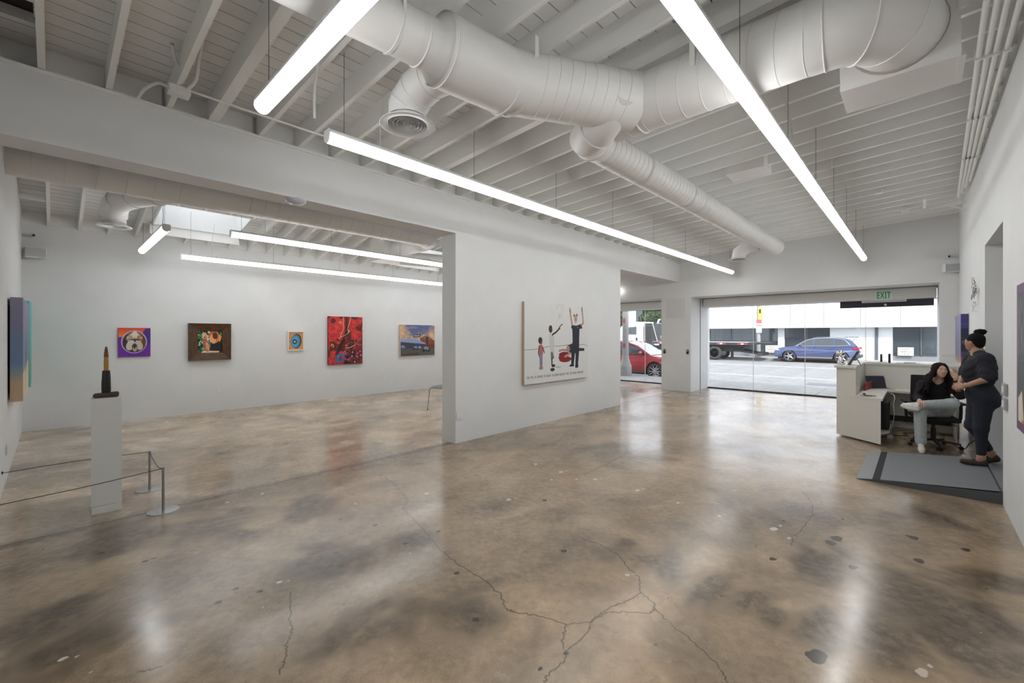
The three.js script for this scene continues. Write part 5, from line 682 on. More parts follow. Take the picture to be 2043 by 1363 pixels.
// right hand in its own frame: wrist at the origin, fingers along +z, palm facing -y, thumb on +x side (mirror for the left)
function handField(curl, spread, mirror) {
  const s = mirror ? -1 : 1, L = [], fing = [[0.030, 0.088, 0.066, 0.0082], [0.010, 0.094, 0.074, 0.0086], [-0.011, 0.090, 0.069, 0.0082], [-0.030, 0.080, 0.054, 0.0074]];
  L.push(union([capsule([0, 0, -0.03], [0, 0, 0.02], 0.024, 0.025), capsule([s * 0.022, -0.002, 0.025], [s * 0.026, 0, 0.08], 0.0135, 0.0115), capsule([s * 0.004, -0.001, 0.025], [s * 0.008, 0.001, 0.086], 0.014, 0.0115), capsule([s * -0.014, -0.002, 0.025], [s * -0.012, 0, 0.082], 0.0135, 0.011), capsule([s * -0.024, -0.003, 0.028], [s * -0.029, -0.002, 0.072], 0.0125, 0.010)], 0.016));
  fing.forEach(([x, z, len, r], i) => { let p = [s * x, 0, z], a = curl[i][0], sp = s * (x * 2.2) * spread; for (let k = 0; k < 3; k++) { const l = len * [0.45, 0.31, 0.24][k], d = [Math.sin(sp) * Math.cos(a), -Math.sin(a), Math.cos(sp) * Math.cos(a)], q = p.map((v, j) => v + d[j] * l); L.push(capsule(p, q, r * (1 - 0.08 * k), r * (0.92 - 0.1 * k))); p = q; a += curl[i][1]; } });
  const th = curl[4]; let p = [s * 0.026, -0.006, 0.022], a = th[0]; const pts = [p]; for (const l of [0.04, 0.03, 0.024]) { p = [p[0] + s * Math.cos(a) * l * 0.8, p[1] - l * th[1], p[2] + Math.sin(a) * l]; pts.push(p); a += 0.3; } L.push(capsule(pts[0], pts[1], 0.0135, 0.0105), capsule(pts[1], pts[2], 0.0105, 0.0095), capsule(pts[2], pts[3], 0.0095, 0.0075));
  return union(L, 0.006);
}
const handGeo = (curl, spread, mirror) => meshField([-0.11, -0.1, -0.06], [0.11, 0.06, 0.2], 0.0034, handField(curl, spread, mirror));
const skinA = phys(0.58, 0.36, 0.27, 0.5), skinB = phys(0.42, 0.235, 0.155, 0.5);
const hairM = phys(0.012, 0.006, 0.006, 0.75, { specularIntensity: 0.35 }), hairB = phys(0.006, 0.005, 0.006, 0.75, { specularIntensity: 0.35 });
const knit = std(0.010, 0.010, 0.013, 1, 0, { bumpMap: fabricBump, bumpScale: 0.0006 }), tee = std(0.013, 0.014, 0.022, 0.85, 0, { bumpMap: fabricBump, bumpScale: 0.0006 });
const denimTex = dataTex(256, 256, (x, y) => { const k = 215 + 30 * ((x + y) % 4 < 2 ? 1 : 0) * 0.6 - 30 * hash2(x, y); return [k, k, k]; }, true); denimTex.repeat.set(6, 6);
const paleDenim = std(0.64, 0.69, 0.70, 0.85, 0, { map: denimTex }), darkDenim = std(0.020, 0.024, 0.042, 0.85, 0, { map: denimTex });
{ // seated woman: joints relative to her base
  const S = { hipR: [0.020, 0.545, -0.014], hipL: [0.040, 0.55, 0.117], kneeR: [-0.380, 0.600, -0.140], ankR: [-0.395, 0.110, -0.132], toeR: [-0.560, 0.035, -0.122], heelR: [-0.370, 0.04, -0.127], kneeL: [-0.250, 0.717, 0.196], ankL: [-0.455, 0.690, -0.145], toeL: [-0.440, 0.665, -0.330], heelL: [-0.48, 0.64, -0.165], waist: [0.020, 0.692, 0.040], chest: [-0.030, 0.888, 0.045], neck: [-0.080, 1.023, 0.052], head: [-0.165, 1.187, 0.080], shR: [-0.060, 0.955, -0.108], elR: [-0.215, 0.766, -0.165], wrR: [-0.415, 0.755, -0.150], shL: [-0.040, 0.960, 0.192], elL: [-0.170, 0.842, 0.285], wrL: [-0.275, 1.070, 0.238] };
  const t = thing('person', 'seated person with long dark hair, black sweater, pale jeans and white high-tops', 'person', [9.2, 0, 0.15]);
  const hm = frame(S.head, [-0.9, 0.14, 0.34], [0.1, 1, 0]).scale(V3(0.9, 0.93, 0.9));
  const bodyF = union([capsule(S.neck, along(S.neck, S.head, 0.55), 0.052, 0.048), capsule(S.neck, S.chest, 0.06, 0.09), capsule(S.chest, S.waist, 0.1, 0.1), capsule(S.waist, along(S.hipR, S.hipL, 0.5), 0.1, 0.11), capsule(along(S.neck, S.shR, 0.3), S.shR, 0.05, 0.048), capsule(along(S.neck, S.shL, 0.3), S.shL, 0.05, 0.048), capsule(S.shR, S.elR, 0.042, 0.034), capsule(S.elR, S.wrR, 0.033, 0.024), capsule(S.shL, S.elL, 0.042, 0.034), capsule(S.elL, S.wrL, 0.033, 0.024), capsule(S.hipR, S.kneeR, 0.08, 0.052), capsule(S.kneeR, S.ankR, 0.048, 0.034), capsule(S.hipL, S.kneeL, 0.08, 0.052), capsule(S.kneeL, S.ankL, 0.048, 0.034)], 0.03);
  const [lo, hi] = bounds(Object.values(S), 0.16);
  const hR = handGeo([[0.5, 0.55], [0.5, 0.6], [0.55, 0.6], [0.6, 0.6], [0.5, 0.35]], 0.6, false).applyMatrix4(frame(along(S.elR, S.wrR, 1.04), [-0.82, -0.42, 0.36], [-0.3, 0.9, 0.2]));
  const hL = handGeo([[0.1, 0.25], [0.15, 0.3], [0.2, 0.35], [0.3, 0.4], [0.9, 0.1]], 1.5, true).applyMatrix4(frame(along(S.elL, S.wrL, 1.04), [-0.2, 0.97, 0.02], [0.75, 0.1, 0.6]));
  part('body', [meshField(lo, hi, 0.012, bodyF), headGeo.clone().applyMatrix4(hm), hR, hL], skinA, t);
  faceParts(t, hm, std(0.42, 0.14, 0.13, 0.4), hairM);
  // sweater
  const sw = wrinkle(union([blobT([-0.035, 0.90, 0.043], [0.165, 0.15, 0.115], [-1, 0.2]), blobT([0.0, 0.75, 0.04], [0.16, 0.14, 0.125], [-1, 0.2]), capsule(along(S.neck, S.shR, 0.35), S.shR, 0.06, 0.064), capsule(along(S.neck, S.shL, 0.35), S.shL, 0.06, 0.064), capsule(S.shR, S.elR, 0.062, 0.055), capsule(S.elR, along(S.elR, S.wrR, 0.93), 0.054, 0.04), capsule(S.shL, S.elL, 0.062, 0.056), capsule(S.elL, along(S.elL, S.wrL, 0.9), 0.055, 0.04)], 0.035), 0.0018, 70, 1);
  part('sweater', meshField(lo, hi, 0.009, subtract(sw, capsule(along(S.neck, S.head, 0.05), along(S.neck, S.head, 0.9), 0.058, 0.07))), knit, t, 'black knitted sweater');
  const jeans = wrinkle(union([blobT([0.035, 0.575, 0.05], [0.165, 0.11, 0.15], [-1, 0.1]), capsule(S.hipR, S.kneeR, 0.098, 0.076), capsule(S.kneeR, along(S.kneeR, S.ankR, 0.93), 0.074, 0.066), capsule(S.hipL, S.kneeL, 0.098, 0.078), capsule(S.kneeL, along(S.kneeL, S.ankL, 0.86), 0.076, 0.06)], 0.03), 0.0020, 75, 2);
  part('jeans', meshField(lo, hi, 0.009, jeans), paleDenim, t, 'pale wide-leg jeans');
  const shoeM = std(0.66, 0.65, 0.60, 0.65), soleM = std(0.72, 0.71, 0.68, 0.5);
  for (const [a, h, to] of [[S.ankR, S.heelR, S.toeR], [S.ankL, S.heelL, S.toeL]]) {
    const f = union([capsule(along(h, a, 0.3), along(h, a, 1.15), 0.036, 0.044), capsule(along(h, to, 0.08), along(h, to, 0.55), 0.036, 0.038), capsule(along(h, to, 0.5), along(h, to, 0.9), 0.04, 0.034), capsule(along(a, to, 0.1), along(a, to, 0.7), 0.036, 0.03)], 0.02), [l2, h2] = bounds([a, h, to], 0.09);
    const shoe = part('shoe', meshField(l2, h2, 0.005, f), shoeM, t, 'white canvas high-top');
    const down = V3(...h).sub(V3(...a)).normalize(), dv = V3(...to).sub(V3(...h)).normalize(); down.addScaledVector(dv, -down.dot(dv)).normalize();
    const off = (p, k) => p.map((v, i) => v + down.getComponent(i) * k);
    part('sole', meshField(l2, h2, 0.005, union([capsule(off(along(h, to, 0.02), 0.018), off(along(h, to, 0.5), 0.02), 0.03, 0.032), capsule(off(along(h, to, 0.5), 0.02), off(along(h, to, 0.95), 0.014), 0.034, 0.03)], 0.02)), soleM, shoe, 'white rubber sole');
    const side = down.clone().cross(dv).normalize(), L = [];
    for (let k = 0; k < 6; k++) { const c = V3(...along(a, to, 0.08 + 0.1 * k)).addScaledVector(down, -0.027).addScaledVector(dv, 0.012); L.push(rod(c.clone().addScaledVector(side, 0.022).toArray(), c.clone().addScaledVector(side, -0.022).addScaledVector(dv, 0.012).toArray(), 0.0028, 6)); }
    part('laces', L, std(0.75, 0.74, 0.7, 0.7), shoe).userData.kind = 'stuff';
  }
  // hair: cap, two long masses and strands
  const H = (x, y, z) => V3(x, y, z).applyMatrix4(hm).toArray();
  const inv = hm.clone().invert(), vv = V3(0, 0, 0);
  const capF = union([blobF([0, 0.042, -0.024], [0.09, 0.092, 0.105]), blobF([-0.07, -0.01, -0.02], [0.03, 0.09, 0.06]), blobF([0.07, -0.01, -0.02], [0.03, 0.09, 0.06])], 0.04);
  const openF = blobF([0, -0.018, 0.115], [0.06, 0.118, 0.09]);
  const strands = [];
  const addLock = (a, b, c, d, r) => { strands.push(capsule(a, b, r, r * 1.15), capsule(b, c, r * 1.15, r), capsule(c, d, r, r * 0.4)); };
  for (let i = 0; i < 9; i++) { const k = i / 8; addLock(H(-0.062 - 0.012 * Math.sin(i * 2), 0.02 - 0.03 * k, 0.03 - 0.1 * k), H(-0.105 - 0.025 * rnd(), -0.08, 0.02 - 0.1 * k), H(-0.15 - 0.05 * rnd(), -0.19 - 0.03 * rnd(), 0.03 - 0.12 * k), H(-0.19 - 0.1 * rnd(), -0.30 - 0.08 * rnd(), 0.05 - 0.12 * k), 0.02); }
  for (let i = 0; i < 9; i++) { const k = i / 8; addLock(H(0.062 + 0.012 * Math.sin(i * 2), 0.02 - 0.03 * k, 0.03 - 0.1 * k), H(0.094 + 0.02 * rnd(), -0.08, 0.03 - 0.1 * k), H(0.115 + 0.03 * rnd(), -0.19 - 0.03 * rnd(), 0.05 - 0.12 * k), H(0.1 + 0.05 * rnd(), -0.31 - 0.05 * rnd(), 0.075 - 0.12 * k), 0.02); }
  const hairAll = union(strands, 0.012), [hl, hh] = bounds([H(-0.3, -0.42, -0.12), H(0.2, 0.15, 0.13), H(-0.3, 0.15, -0.12), H(0.2, -0.42, 0.13), H(0.2, -0.42, -0.12), H(-0.3, -0.42, 0.13)], 0.04);
  part('hair', meshField(hl, hh, 0.006, wrinkle((x, y, z) => { vv.set(x, y, z).applyMatrix4(inv); return smin(Math.max(capF(vv.x, vv.y, vv.z), -openF(vv.x, vv.y, vv.z)), hairAll(x, y, z), 0.02); }, 0.003, 160, 0.5)), hairM, t, 'long wavy dark brown hair');
}
{ // standing woman
  const T = { hipL: [-0.055, 0.826, 0.072], hipR: [0.095, 0.81, 0.033], kneeL: [-0.075, 0.475, 0.046], ankL: [-0.060, 0.100, 0.05], toeL: [-0.03, 0.03, -0.115], heelL: [-0.060, 0.035, 0.075], kneeR: [0.060, 0.470, -0.020], ankR: [0.165, 0.135, 0.150], toeR: [0.13, 0.030, 0.02], heelR: [0.185, 0.068, 0.195], waist: [0.020, 0.980, 0.040], chest: [0.020, 1.189, 0.036], neck: [0.02, 1.386, 0.028], head: [0.02, 1.505, -0.005], bun: [0.045, 1.638, 0.05], shL: [-0.130, 1.297, 0.080], elL: [-0.205, 1.085, 0.104], wrL: [-0.225, 0.987, -0.085], shR: [0.19, 1.303, -0.016], elR: [0.200, 1.082, -0.078], wrR: [0.02, 0.969, -0.13] };
  const t = thing('person', 'standing person with a hair bun, glasses, loose black top and dark jeans', 'person', [7.8, 0.119, 0.5]);
  const fw = [0.62, -0.06, -0.78], hm = frame(T.head, fw).scale(V3(0.87, 0.9, 0.87));
  const bodyF = union([capsule(T.neck, along(T.neck, T.head, 0.6), 0.055, 0.05), capsule(T.neck, T.chest, 0.06, 0.1), capsule(T.chest, T.waist, 0.11, 0.11), capsule(T.waist, along(T.hipL, T.hipR, 0.5), 0.1, 0.105), capsule(along(T.neck, T.shL, 0.3), T.shL, 0.05, 0.05), capsule(along(T.neck, T.shR, 0.3), T.shR, 0.05, 0.05), capsule(T.shL, T.elL, 0.05, 0.042), capsule(T.elL, T.wrL, 0.041, 0.027), capsule(T.shR, T.elR, 0.05, 0.04), capsule(T.elR, T.wrR, 0.04, 0.027), capsule(T.hipL, T.kneeL, 0.085, 0.052), capsule(T.kneeL, T.ankL, 0.05, 0.034), capsule(T.hipR, T.kneeR, 0.085, 0.052), capsule(T.kneeR, T.ankR, 0.05, 0.034), capsule(T.ankL, along(T.heelL, T.toeL, 0.3), 0.036, 0.03), capsule(T.ankR, along(T.heelR, T.toeR, 0.3), 0.036, 0.03)], 0.03);
  const [lo, hi] = bounds(Object.values(T), 0.18);
  const hL = handGeo([[0.7, 0.7], [0.75, 0.75], [0.8, 0.75], [0.85, 0.75], [0.8, 0.3]], 0.4, true).applyMatrix4(frame(along(T.elL, T.wrL, 1.02), [0.12, -0.25, -0.96], [-0.8, 0.5, 0.0]));
  const hR = handGeo([[0.6, 0.6], [0.6, 0.65], [0.65, 0.7], [0.7, 0.7], [0.8, 0.3]], 0.4, false).applyMatrix4(frame(along(T.elR, T.wrR, 1.02), [-0.93, -0.2, -0.3], [0.1, 0.8, -0.6]));
  part('body', [meshField(lo, hi, 0.012, bodyF), headGeo.clone().applyMatrix4(hm), hL, hR], skinB, t);
  faceParts(t, hm, std(0.3, 0.1, 0.09, 0.4), hairB);
  const g2 = (L) => merge(L).applyMatrix4(hm);
  part('glasses', g2([new THREE.TorusGeometry(0.023, 0.0018, 6, 24).translate(-0.033, 0.008, 0.1), new THREE.TorusGeometry(0.023, 0.0018, 6, 24).translate(0.033, 0.008, 0.1), rod([-0.01, 0.011, 0.1], [0.01, 0.011, 0.1], 0.0016, 6), rod([-0.056, 0.011, 0.099], [-0.079, 0.012, -0.01], 0.0016, 6), rod([0.056, 0.011, 0.099], [0.079, 0.012, -0.01], 0.0016, 6)]), M.steel, t, 'thin wire glasses');
  const topF = wrinkle(union([blobT([0.02, 1.2, 0.05], [0.165, 0.16, 0.14], [0.45, -0.9]), blobT([0.02, 1.06, 0.045], [0.15, 0.12, 0.13], [0.45, -0.9]), blobT([0.02, 1.14, -0.03], [0.125, 0.11, 0.08], [0.45, -0.9]), capsule(along(T.neck, T.shL, 0.2), T.shL, 0.055, 0.072), capsule(along(T.neck, T.shR, 0.2), T.shR, 0.055, 0.07), capsule(T.shL, along(T.shL, T.elL, 0.92), 0.075, 0.072), capsule(T.shR, along(T.shR, T.elR, 0.9), 0.072, 0.066), capsule(along(T.shL, T.elL, 0.6), [-0.1, 1.1, 0.09], 0.06, 0.07)], 0.05), 0.0034, 60, 4);
  part('top', meshField(lo, hi, 0.009, subtract(topF, union([capsule(along(T.neck, T.head, 0.12), T.head, 0.05, 0.07), (x, y, z) => y - 0.955], 0.01))), tee, t, 'loose black top with wide elbow sleeves');
  const jeansF = wrinkle(union([blobT([0.02, 0.86, 0.06], [0.16, 0.14, 0.14], [0.45, -0.9]), blobT([-0.02, 0.81, 0.135], [0.105, 0.11, 0.088], [0.45, -0.9]), capsule([0.02, 0.97, 0.045], [0.02, 0.9, 0.05], 0.118, 0.13), capsule(T.hipL, T.kneeL, 0.102, 0.068), capsule(T.kneeL, along(T.kneeL, T.ankL, 0.82), 0.066, 0.046), capsule(T.hipR, T.kneeR, 0.098, 0.066), capsule(T.kneeR, along(T.kneeR, T.ankR, 0.82), 0.064, 0.045)], 0.035), 0.0014, 75, 6);
  part('jeans', meshField(lo, hi, 0.009, subtract(jeansF, (x, y, z) => 1.0 - y)), darkDenim, t, 'dark indigo ankle jeans');
  const shoeM = std(0.035, 0.022, 0.016, 0.7), soleM = std(0.11, 0.05, 0.028, 0.6);
  for (const [a, h, to] of [[T.ankL, T.heelL, T.toeL], [T.ankR, T.heelR, T.toeR]]) {
    const [l2, h2] = bounds([a, h, to], 0.08), cut = (f) => subtract(f, capsule(along(a, h, 0.1), a, 0.034, 0.05));
    const shoe = part('shoe', meshField(l2, h2, 0.005, cut(union([capsule(h, along(h, to, 0.5), 0.036, 0.036), capsule(along(h, to, 0.5), along(h, to, 0.92), 0.037, 0.03), capsule(along(h, a, 0.4), along(h, to, 0.4), 0.034, 0.034)], 0.02))), shoeM, t, 'dark brown low lace-up shoe');
    part('sole', meshField(l2, h2, 0.005, union([capsule(h.map((v, i) => (i === 1 ? v - 0.016 : v)), along(h, to, 0.5).map((v, i) => (i === 1 ? v - 0.016 : v)), 0.024, 0.026), capsule(along(h, to, 0.5).map((v, i) => (i === 1 ? v - 0.016 : v)), to.map((v, i) => (i === 1 ? v - 0.012 : v)), 0.027, 0.02)], 0.012)), soleM, shoe, 'brown rubber sole');
    const c = along(h, to, 0.5); c[1] += 0.04; part('laces', [tube([[c[0], c[1], c[2]], [c[0] - 0.03, c[1] + 0.02, c[2] + 0.01], [c[0] - 0.04, c[1] - 0.005, c[2]], [c[0], c[1], c[2]]], 0.0025, 20, 6), tube([[c[0], c[1], c[2]], [c[0] + 0.03, c[1] + 0.02, c[2] - 0.01], [c[0] + 0.035, c[1] - 0.005, c[2]], [c[0], c[1], c[2]]], 0.0025, 20, 6)], M.blackMatte, shoe).userData.kind = 'stuff';
  }
  const inv = hm.clone().invert(), vv = V3(0, 0, 0), capF = union([blobF([0, 0.045, -0.026], [0.085, 0.088, 0.1]), blobF([0, -0.02, -0.07], [0.06, 0.06, 0.045])], 0.03), openF = union([blobF([0, -0.02, 0.11], [0.085, 0.1, 0.1]), blobF([0, -0.06, 0.02], [0.11, 0.075, 0.055])], 0.02);
  part('hair', meshField(...bounds([T.head], 0.15), 0.005, wrinkle((x, y, z) => { vv.set(x, y, z).applyMatrix4(inv); return Math.max(capF(vv.x, vv.y, vv.z), -openF(vv.x, vv.y, vv.z)); }, 0.0012, 300, 1)), hairB, t, 'black hair pulled back');
  part('hair_bun', meshField(...bounds([T.bun], 0.1), 0.005, wrinkle(union([blobF(T.bun, [0.05, 0.036, 0.056]), blobF([T.bun[0], T.bun[1] - 0.035, T.bun[2] - 0.01], [0.036, 0.03, 0.038])], 0.02), 0.003, 200, 2)), hairB, t, 'black bun on top of the head');
}
// ---------- street ----------
const speck = dataTex(256, 256, (x, y) => { const k = 205 + 34 * tileNoise(256, 4, 6)(x, y) - 26 * hash2(x, y); return [k, k, k]; }, true); speck.repeat.set(0.7, 0.7);
const X = { walk: std(0.52, 0.51, 0.49, 0.85, 0, { map: speck }), road: std(0.36, 0.36, 0.365, 0.85, 0, { map: speck }), paint: std(0.72, 0.72, 0.70, 0.7), kerb: std(0.5, 0.49, 0.47, 0.85, 0, { map: speck }), redKerb: std(0.5, 0.13, 0.11, 0.8, 0, { map: speck }), stucco: std(0.86, 0.87, 0.88, 0.75), shop: phys(0.05, 0.064, 0.078, 0.08, { clearcoat: 0.6 }), mullion: std(0.10, 0.11, 0.12, 0.4), tyre: std(0.045, 0.045, 0.047, 0.85), glassDark: phys(0.03, 0.038, 0.045, 0.06, { clearcoat: 1 }), rim: std(0.55, 0.56, 0.58, 0.25, 1), clad: std(0.06, 0.062, 0.065, 0.7) };
{ const g = new THREE.Group(); g.name = 'ground_sidewalk'; g.userData = { kind: 'structure', label: 'pale concrete sidewalk outside the shop windows' }; scene.add(g);
  for (let k = 0; k < 20; k++) part('paving_slab', bx(14.76, 17.28, -0.2, -0.03, -19 + k * 1.4 + 0.006, -19 + (k + 1) * 1.4 - 0.006), X.walk, g);
  for (let k = 0; k < 10; k++) part('kerb_stone', bx(17.28, 17.45, -0.4, -0.03, -19 + k * 2.8 + 0.005, -19 + (k + 1) * 2.8 - 0.005), X.kerb, g);
  part('base_course', bx(14.62, 17.3, -0.4, -0.2, -19, 9), X.walk, g); part('sill_strip', bx(14.62, 14.76, -0.2, -0.005, -11.5, 0.6), X.walk, g); }
struct('ground_road', prism([V3(17.45, -0.22, -40), V3(17.45, -0.22, 16), V3(35.6, -0.10, 16), V3(35.6, -0.10, -40)], V3(0, -0.2, 0)), X.road, 'wide pale asphalt street');
const roadY = (u) => -0.22 + (u - 17.45) / 18.15 * 0.12 + 0.004;
{ const g = new THREE.Group(); g.name = 'ground_far_sidewalk'; g.userData = { kind: 'structure', label: 'sidewalk on the far side of the street with a red kerb stretch' }; scene.add(g);
  part('paving', bx(35.75, 38.0, -0.3, 0.03, -40, 16), X.walk, g); for (let k = 0; k < 14; k++) { const v0 = -6 + k * 2.2; part('kerb_stone', bx(35.6, 35.75, -0.3, 0.03, -(v0 + 2.2) + 0.005, -v0 - 0.005), k > 3 && k < 6 ? X.redKerb : X.kerb, g); }
  part('rear_yard', bx(38.0, 70, -0.3, 0.0, -60, -14.6), X.walk, g); }
[[22.4, 'long white lane line nearer the shop window'], [29.2, 'long white lane line farther across the street']].forEach(([u, l]) => solo('lane_line', prism([V3(u, roadY(u), -30), V3(u, roadY(u), 12), V3(u + 0.14, roadY(u + 0.14), 12), V3(u + 0.14, roadY(u + 0.14), -30)], V3(0, 0.002, 0)), X.paint, l, 'road marking'));
solo('road_plate', prism([V3(19.9, roadY(19.9), -3.2), V3(19.9, roadY(19.9), -1.9), V3(20.8, roadY(20.8), -1.9), V3(20.8, roadY(20.8), -3.2)], V3(0, 0.006, 0)), std(0.13, 0.14, 0.15, 0.7), 'dark metal plate set in the road behind the desk', 'road plate');
// building opposite
{ const t = thing('building', 'low white shop building across the street with a panelled fascia', 'building', [38, 0, 0]);
  const wallB = (v0, v1, y0, y1, m, n, l, d = 0.3) => part(n, bx(0, d, y0, y1, -v1, -v0), m, t, l);
  part('core', bx(0.35, 8, 0, 5.2, -14.5, 14), std(0.2, 0.2, 0.21, 0.8), t);
  for (let k = 0; k < 14; k++) { const v1 = 13.05 - k * 2.03; part('fascia_panel', rbx(-0.55, -0.49, 2.29, 5.3, -v1 + 0.02, -v1 + 2.01, 0.012), X.stucco, t); }
  part('fascia_core', bx(-0.48, 0.35, 2.30, 5.2, -14.4, 14), std(0.62, 0.63, 0.64, 0.8), t); part('soffit_edge', bx(-0.56, -0.4, 2.22, 2.29, -14.4, 14), std(0.5, 0.51, 0.52, 0.6), t);
  const brick = new THREE.MeshStandardMaterial({ color: new THREE.Color().setRGB(0.78, 0.79, 0.80), roughness: 0.8, bumpScale: 0.006, bumpMap: dataTex(256, 256, (x, y) => { const row = Math.floor(y / 32), o = row % 2 ? 32 : 0, mx = (x + o) % 64, my = y % 32; return mx < 3 || my < 3 ? 40 : 220; }) }); brick.bumpMap.repeat.set(2.4, 1.6);
  for (const [v0, v1] of [[7.43, 7.86], [1.27, 4.63], [-14, -4.2], [12.9, 14.4]]) wallB(v0, v1, 0.03, 2.3, brick, 'brick_wall', 'white painted brickwork');
  const win = (v0, v1, n) => { const f = part('shop_window', bx(0.16, 0.2, 0.32, 2.25, -v1, -v0), X.shop, t, 'dark shop window'); for (let k = 0; k <= n; k++) { const v = lerp(v0, v1, k / n); part('mullion', bx(0.10, 0.16, 0.32, 2.25, -v - 0.03, -v + 0.03), X.mullion, f); } part('transom', bx(0.10, 0.16, 0.3, 0.37, -v1, -v0), X.mullion, f); part('plinth', bx(0.02, 0.3, 0.03, 0.32, -v1, -v0), std(0.22, 0.23, 0.25, 0.8), f); };
  win(7.86, 12.9, 3); win(4.63, 7.43, 2); win(-4.2, 1.27, 4);
  part('drain_pipe', bx(-0.09, -0.0, 0.03, 2.3, -2.16, -2.0), std(0.09, 0.105, 0.13, 0.6), t, 'grey drain pipe');
  part('wall_lamp', rbx(-0.2, 0.0, 2.1, 2.23, -3.19, -2.9, 0.02), std(0.8, 0.8, 0.8, 0.4), t, 'white wall lamp box');
  part('lettering', face(0.97, 0.36).rotateY(-Math.PI / 2).translate(-0.006, 1.47, -3.34), new THREE.MeshStandardMaterial({ roughness: 0.8, map: canvasTex(512, 190, (c, W, H) => { c.fillStyle = '#e6e8ea'; c.fillRect(0, 0, W, H); c.fillStyle = '#3c4048'; c.font = 'bold 66px sans-serif'; c.fillText('THE RAPPORT', 6, 76, 430); c.fillRect(270, 126, 60, 22); c.fillRect(344, 128, 40, 18); c.fillRect(410, 130, 70, 16); }) }), t, 'dark wall lettering'); }
function saleSign(label, v0, v1, y0, y1) { const t = thing('sale_sign', label, 'sign', [37.86, y0, -(v0 + v1) / 2], -Math.PI / 2); const w = v1 - v0, h = y1 - y0; part('board', bx(-w / 2, w / 2, 0, h, -0.015, 0), std(0.7, 0.68, 0.6, 0.7), t); part('lettering', face(w, h).translate(0, h / 2, 0.004), new THREE.MeshStandardMaterial({ roughness: 0.7, map: canvasTex(420, 280, (c, W, H) => { c.fillStyle = '#ece8da'; c.fillRect(0, 0, W, H); c.textAlign = 'center'; c.font = 'bold 84px sans-serif'; c.fillStyle = '#c8442c'; c.fillText('KARE', W / 2, 88, 380); c.fillStyle = '#2a3a34'; c.font = 'bold 82px sans-serif'; c.fillText('SAMPLE', W / 2, 178, 380); c.fillText('SALE', W / 2, 262, 240); }) }), t, 'red and dark green lettering'); }
saleSign('cream KARE SAMPLE SALE board in the window right of the drain pipe', 0.251, 1.021, 0.373, 0.906);
saleSign('cream KARE SAMPLE SALE board between the truck tail and blue car', 7.815, 8.661, 0.351, 0.911);
{ const t = thing('street_pole', 'pale concrete street pole with yellow, red and white signs', 'pole', [36.3, 0.03, -8.77]); part('shaft', place(cyl(0.14, 7.5, 20, 0.09), 0, 3.75, 0), X.walk, t); part('pole_base', place(cyl(0.28, 0.35, 20, 0.22), 0, 0.175, 0), X.walk, t);
  const sg = (n, v0, v1, y0, y1, m, l) => part(n, bx(-0.19, -0.17, y0 - 0.03, y1 - 0.03, -v1 + 8.77, -v0 + 8.77), m, t, l);
  sg('yellow_sign', 8.449, 8.749, 2.86, 3.8, std(0.75, 0.68, 0.12, 0.5), 'yellow sign plate'); part('yellow_symbol', bx(-0.196, -0.19, 3.3, 3.6, 0.08, 0.2), M.black, t); sg('parking_sign', 8.516, 8.884, 2.40, 2.85, std(0.6, 0.12, 0.13, 0.5), 'red parking sign'); part('parking_text', bx(-0.196, -0.19, 2.42, 2.55, -0.08, 0.22), std(0.75, 0.7, 0.7, 0.5), t); sg('permit_sign', 8.516, 8.884, 1.88, 2.39, std(0.62, 0.7, 0.78, 0.5), 'pale blue sign plate'); }
{ const t = thing('lamp_post', 'thick white street lamp post with small red stickers outside the side window', 'lamp post', [16.9, -0.03, -9.2]); part('shaft', place(cyl(0.135, 6.5, 24, 0.11), 0, 3.8, 0), X.walk, t); part('base', new THREE.LatheGeometry([[0.27, 0], [0.27, 0.42], [0.25, 0.46], [0.2, 0.6], [0.155, 0.75], [0.135, 0.9]].map(([a, b]) => new THREE.Vector2(a, b)), 8), X.walk, t); for (const y of [2.35, 1.27]) part('sticker', bx(-0.14, -0.128, y - 0.09, y + 0.11, -0.055, 0.055), std(0.42, 0.08, 0.12, 0.5), t, 'red sticker'); }
// vehicles
function taper(outline, wf) { // side outline (x, y) closed by two sides at z = +-wf(x, y)
  const pos = [], uv = [], sh = THREE.ShapeUtils.triangulateShape(outline.map(([x, y]) => new THREE.Vector2(x, y)), []), P = (i, s) => [outline[i][0], outline[i][1], s * wf(...outline[i])];
  const ccw = THREE.ShapeUtils.area(outline.map(([x, y]) => new THREE.Vector2(x, y))) > 0;
  for (const [a, b, c] of sh) { pos.push(...P(a, 1), ...P(b, 1), ...P(c, 1), ...P(a, -1), ...P(c, -1), ...P(b, -1)); }
  for (let i = 0; i < outline.length; i++) { const j = (i + 1) % outline.length; ccw ? pos.push(...P(i, 1), ...P(i, -1), ...P(j, 1), ...P(j, 1), ...P(i, -1), ...P(j, -1)) : pos.push(...P(i, 1), ...P(j, 1), ...P(i, -1), ...P(j, 1), ...P(j, -1), ...P(i, -1)); }
  const g = new THREE.BufferGeometry(); g.setAttribute('position', new THREE.Float32BufferAttribute(pos, 3)); g.setAttribute('uv', new THREE.Float32BufferAttribute(new Float32Array(pos.length / 3 * 2), 2)); g.computeVertexNormals(); return toCreasedNormals(g, 0.6);
}
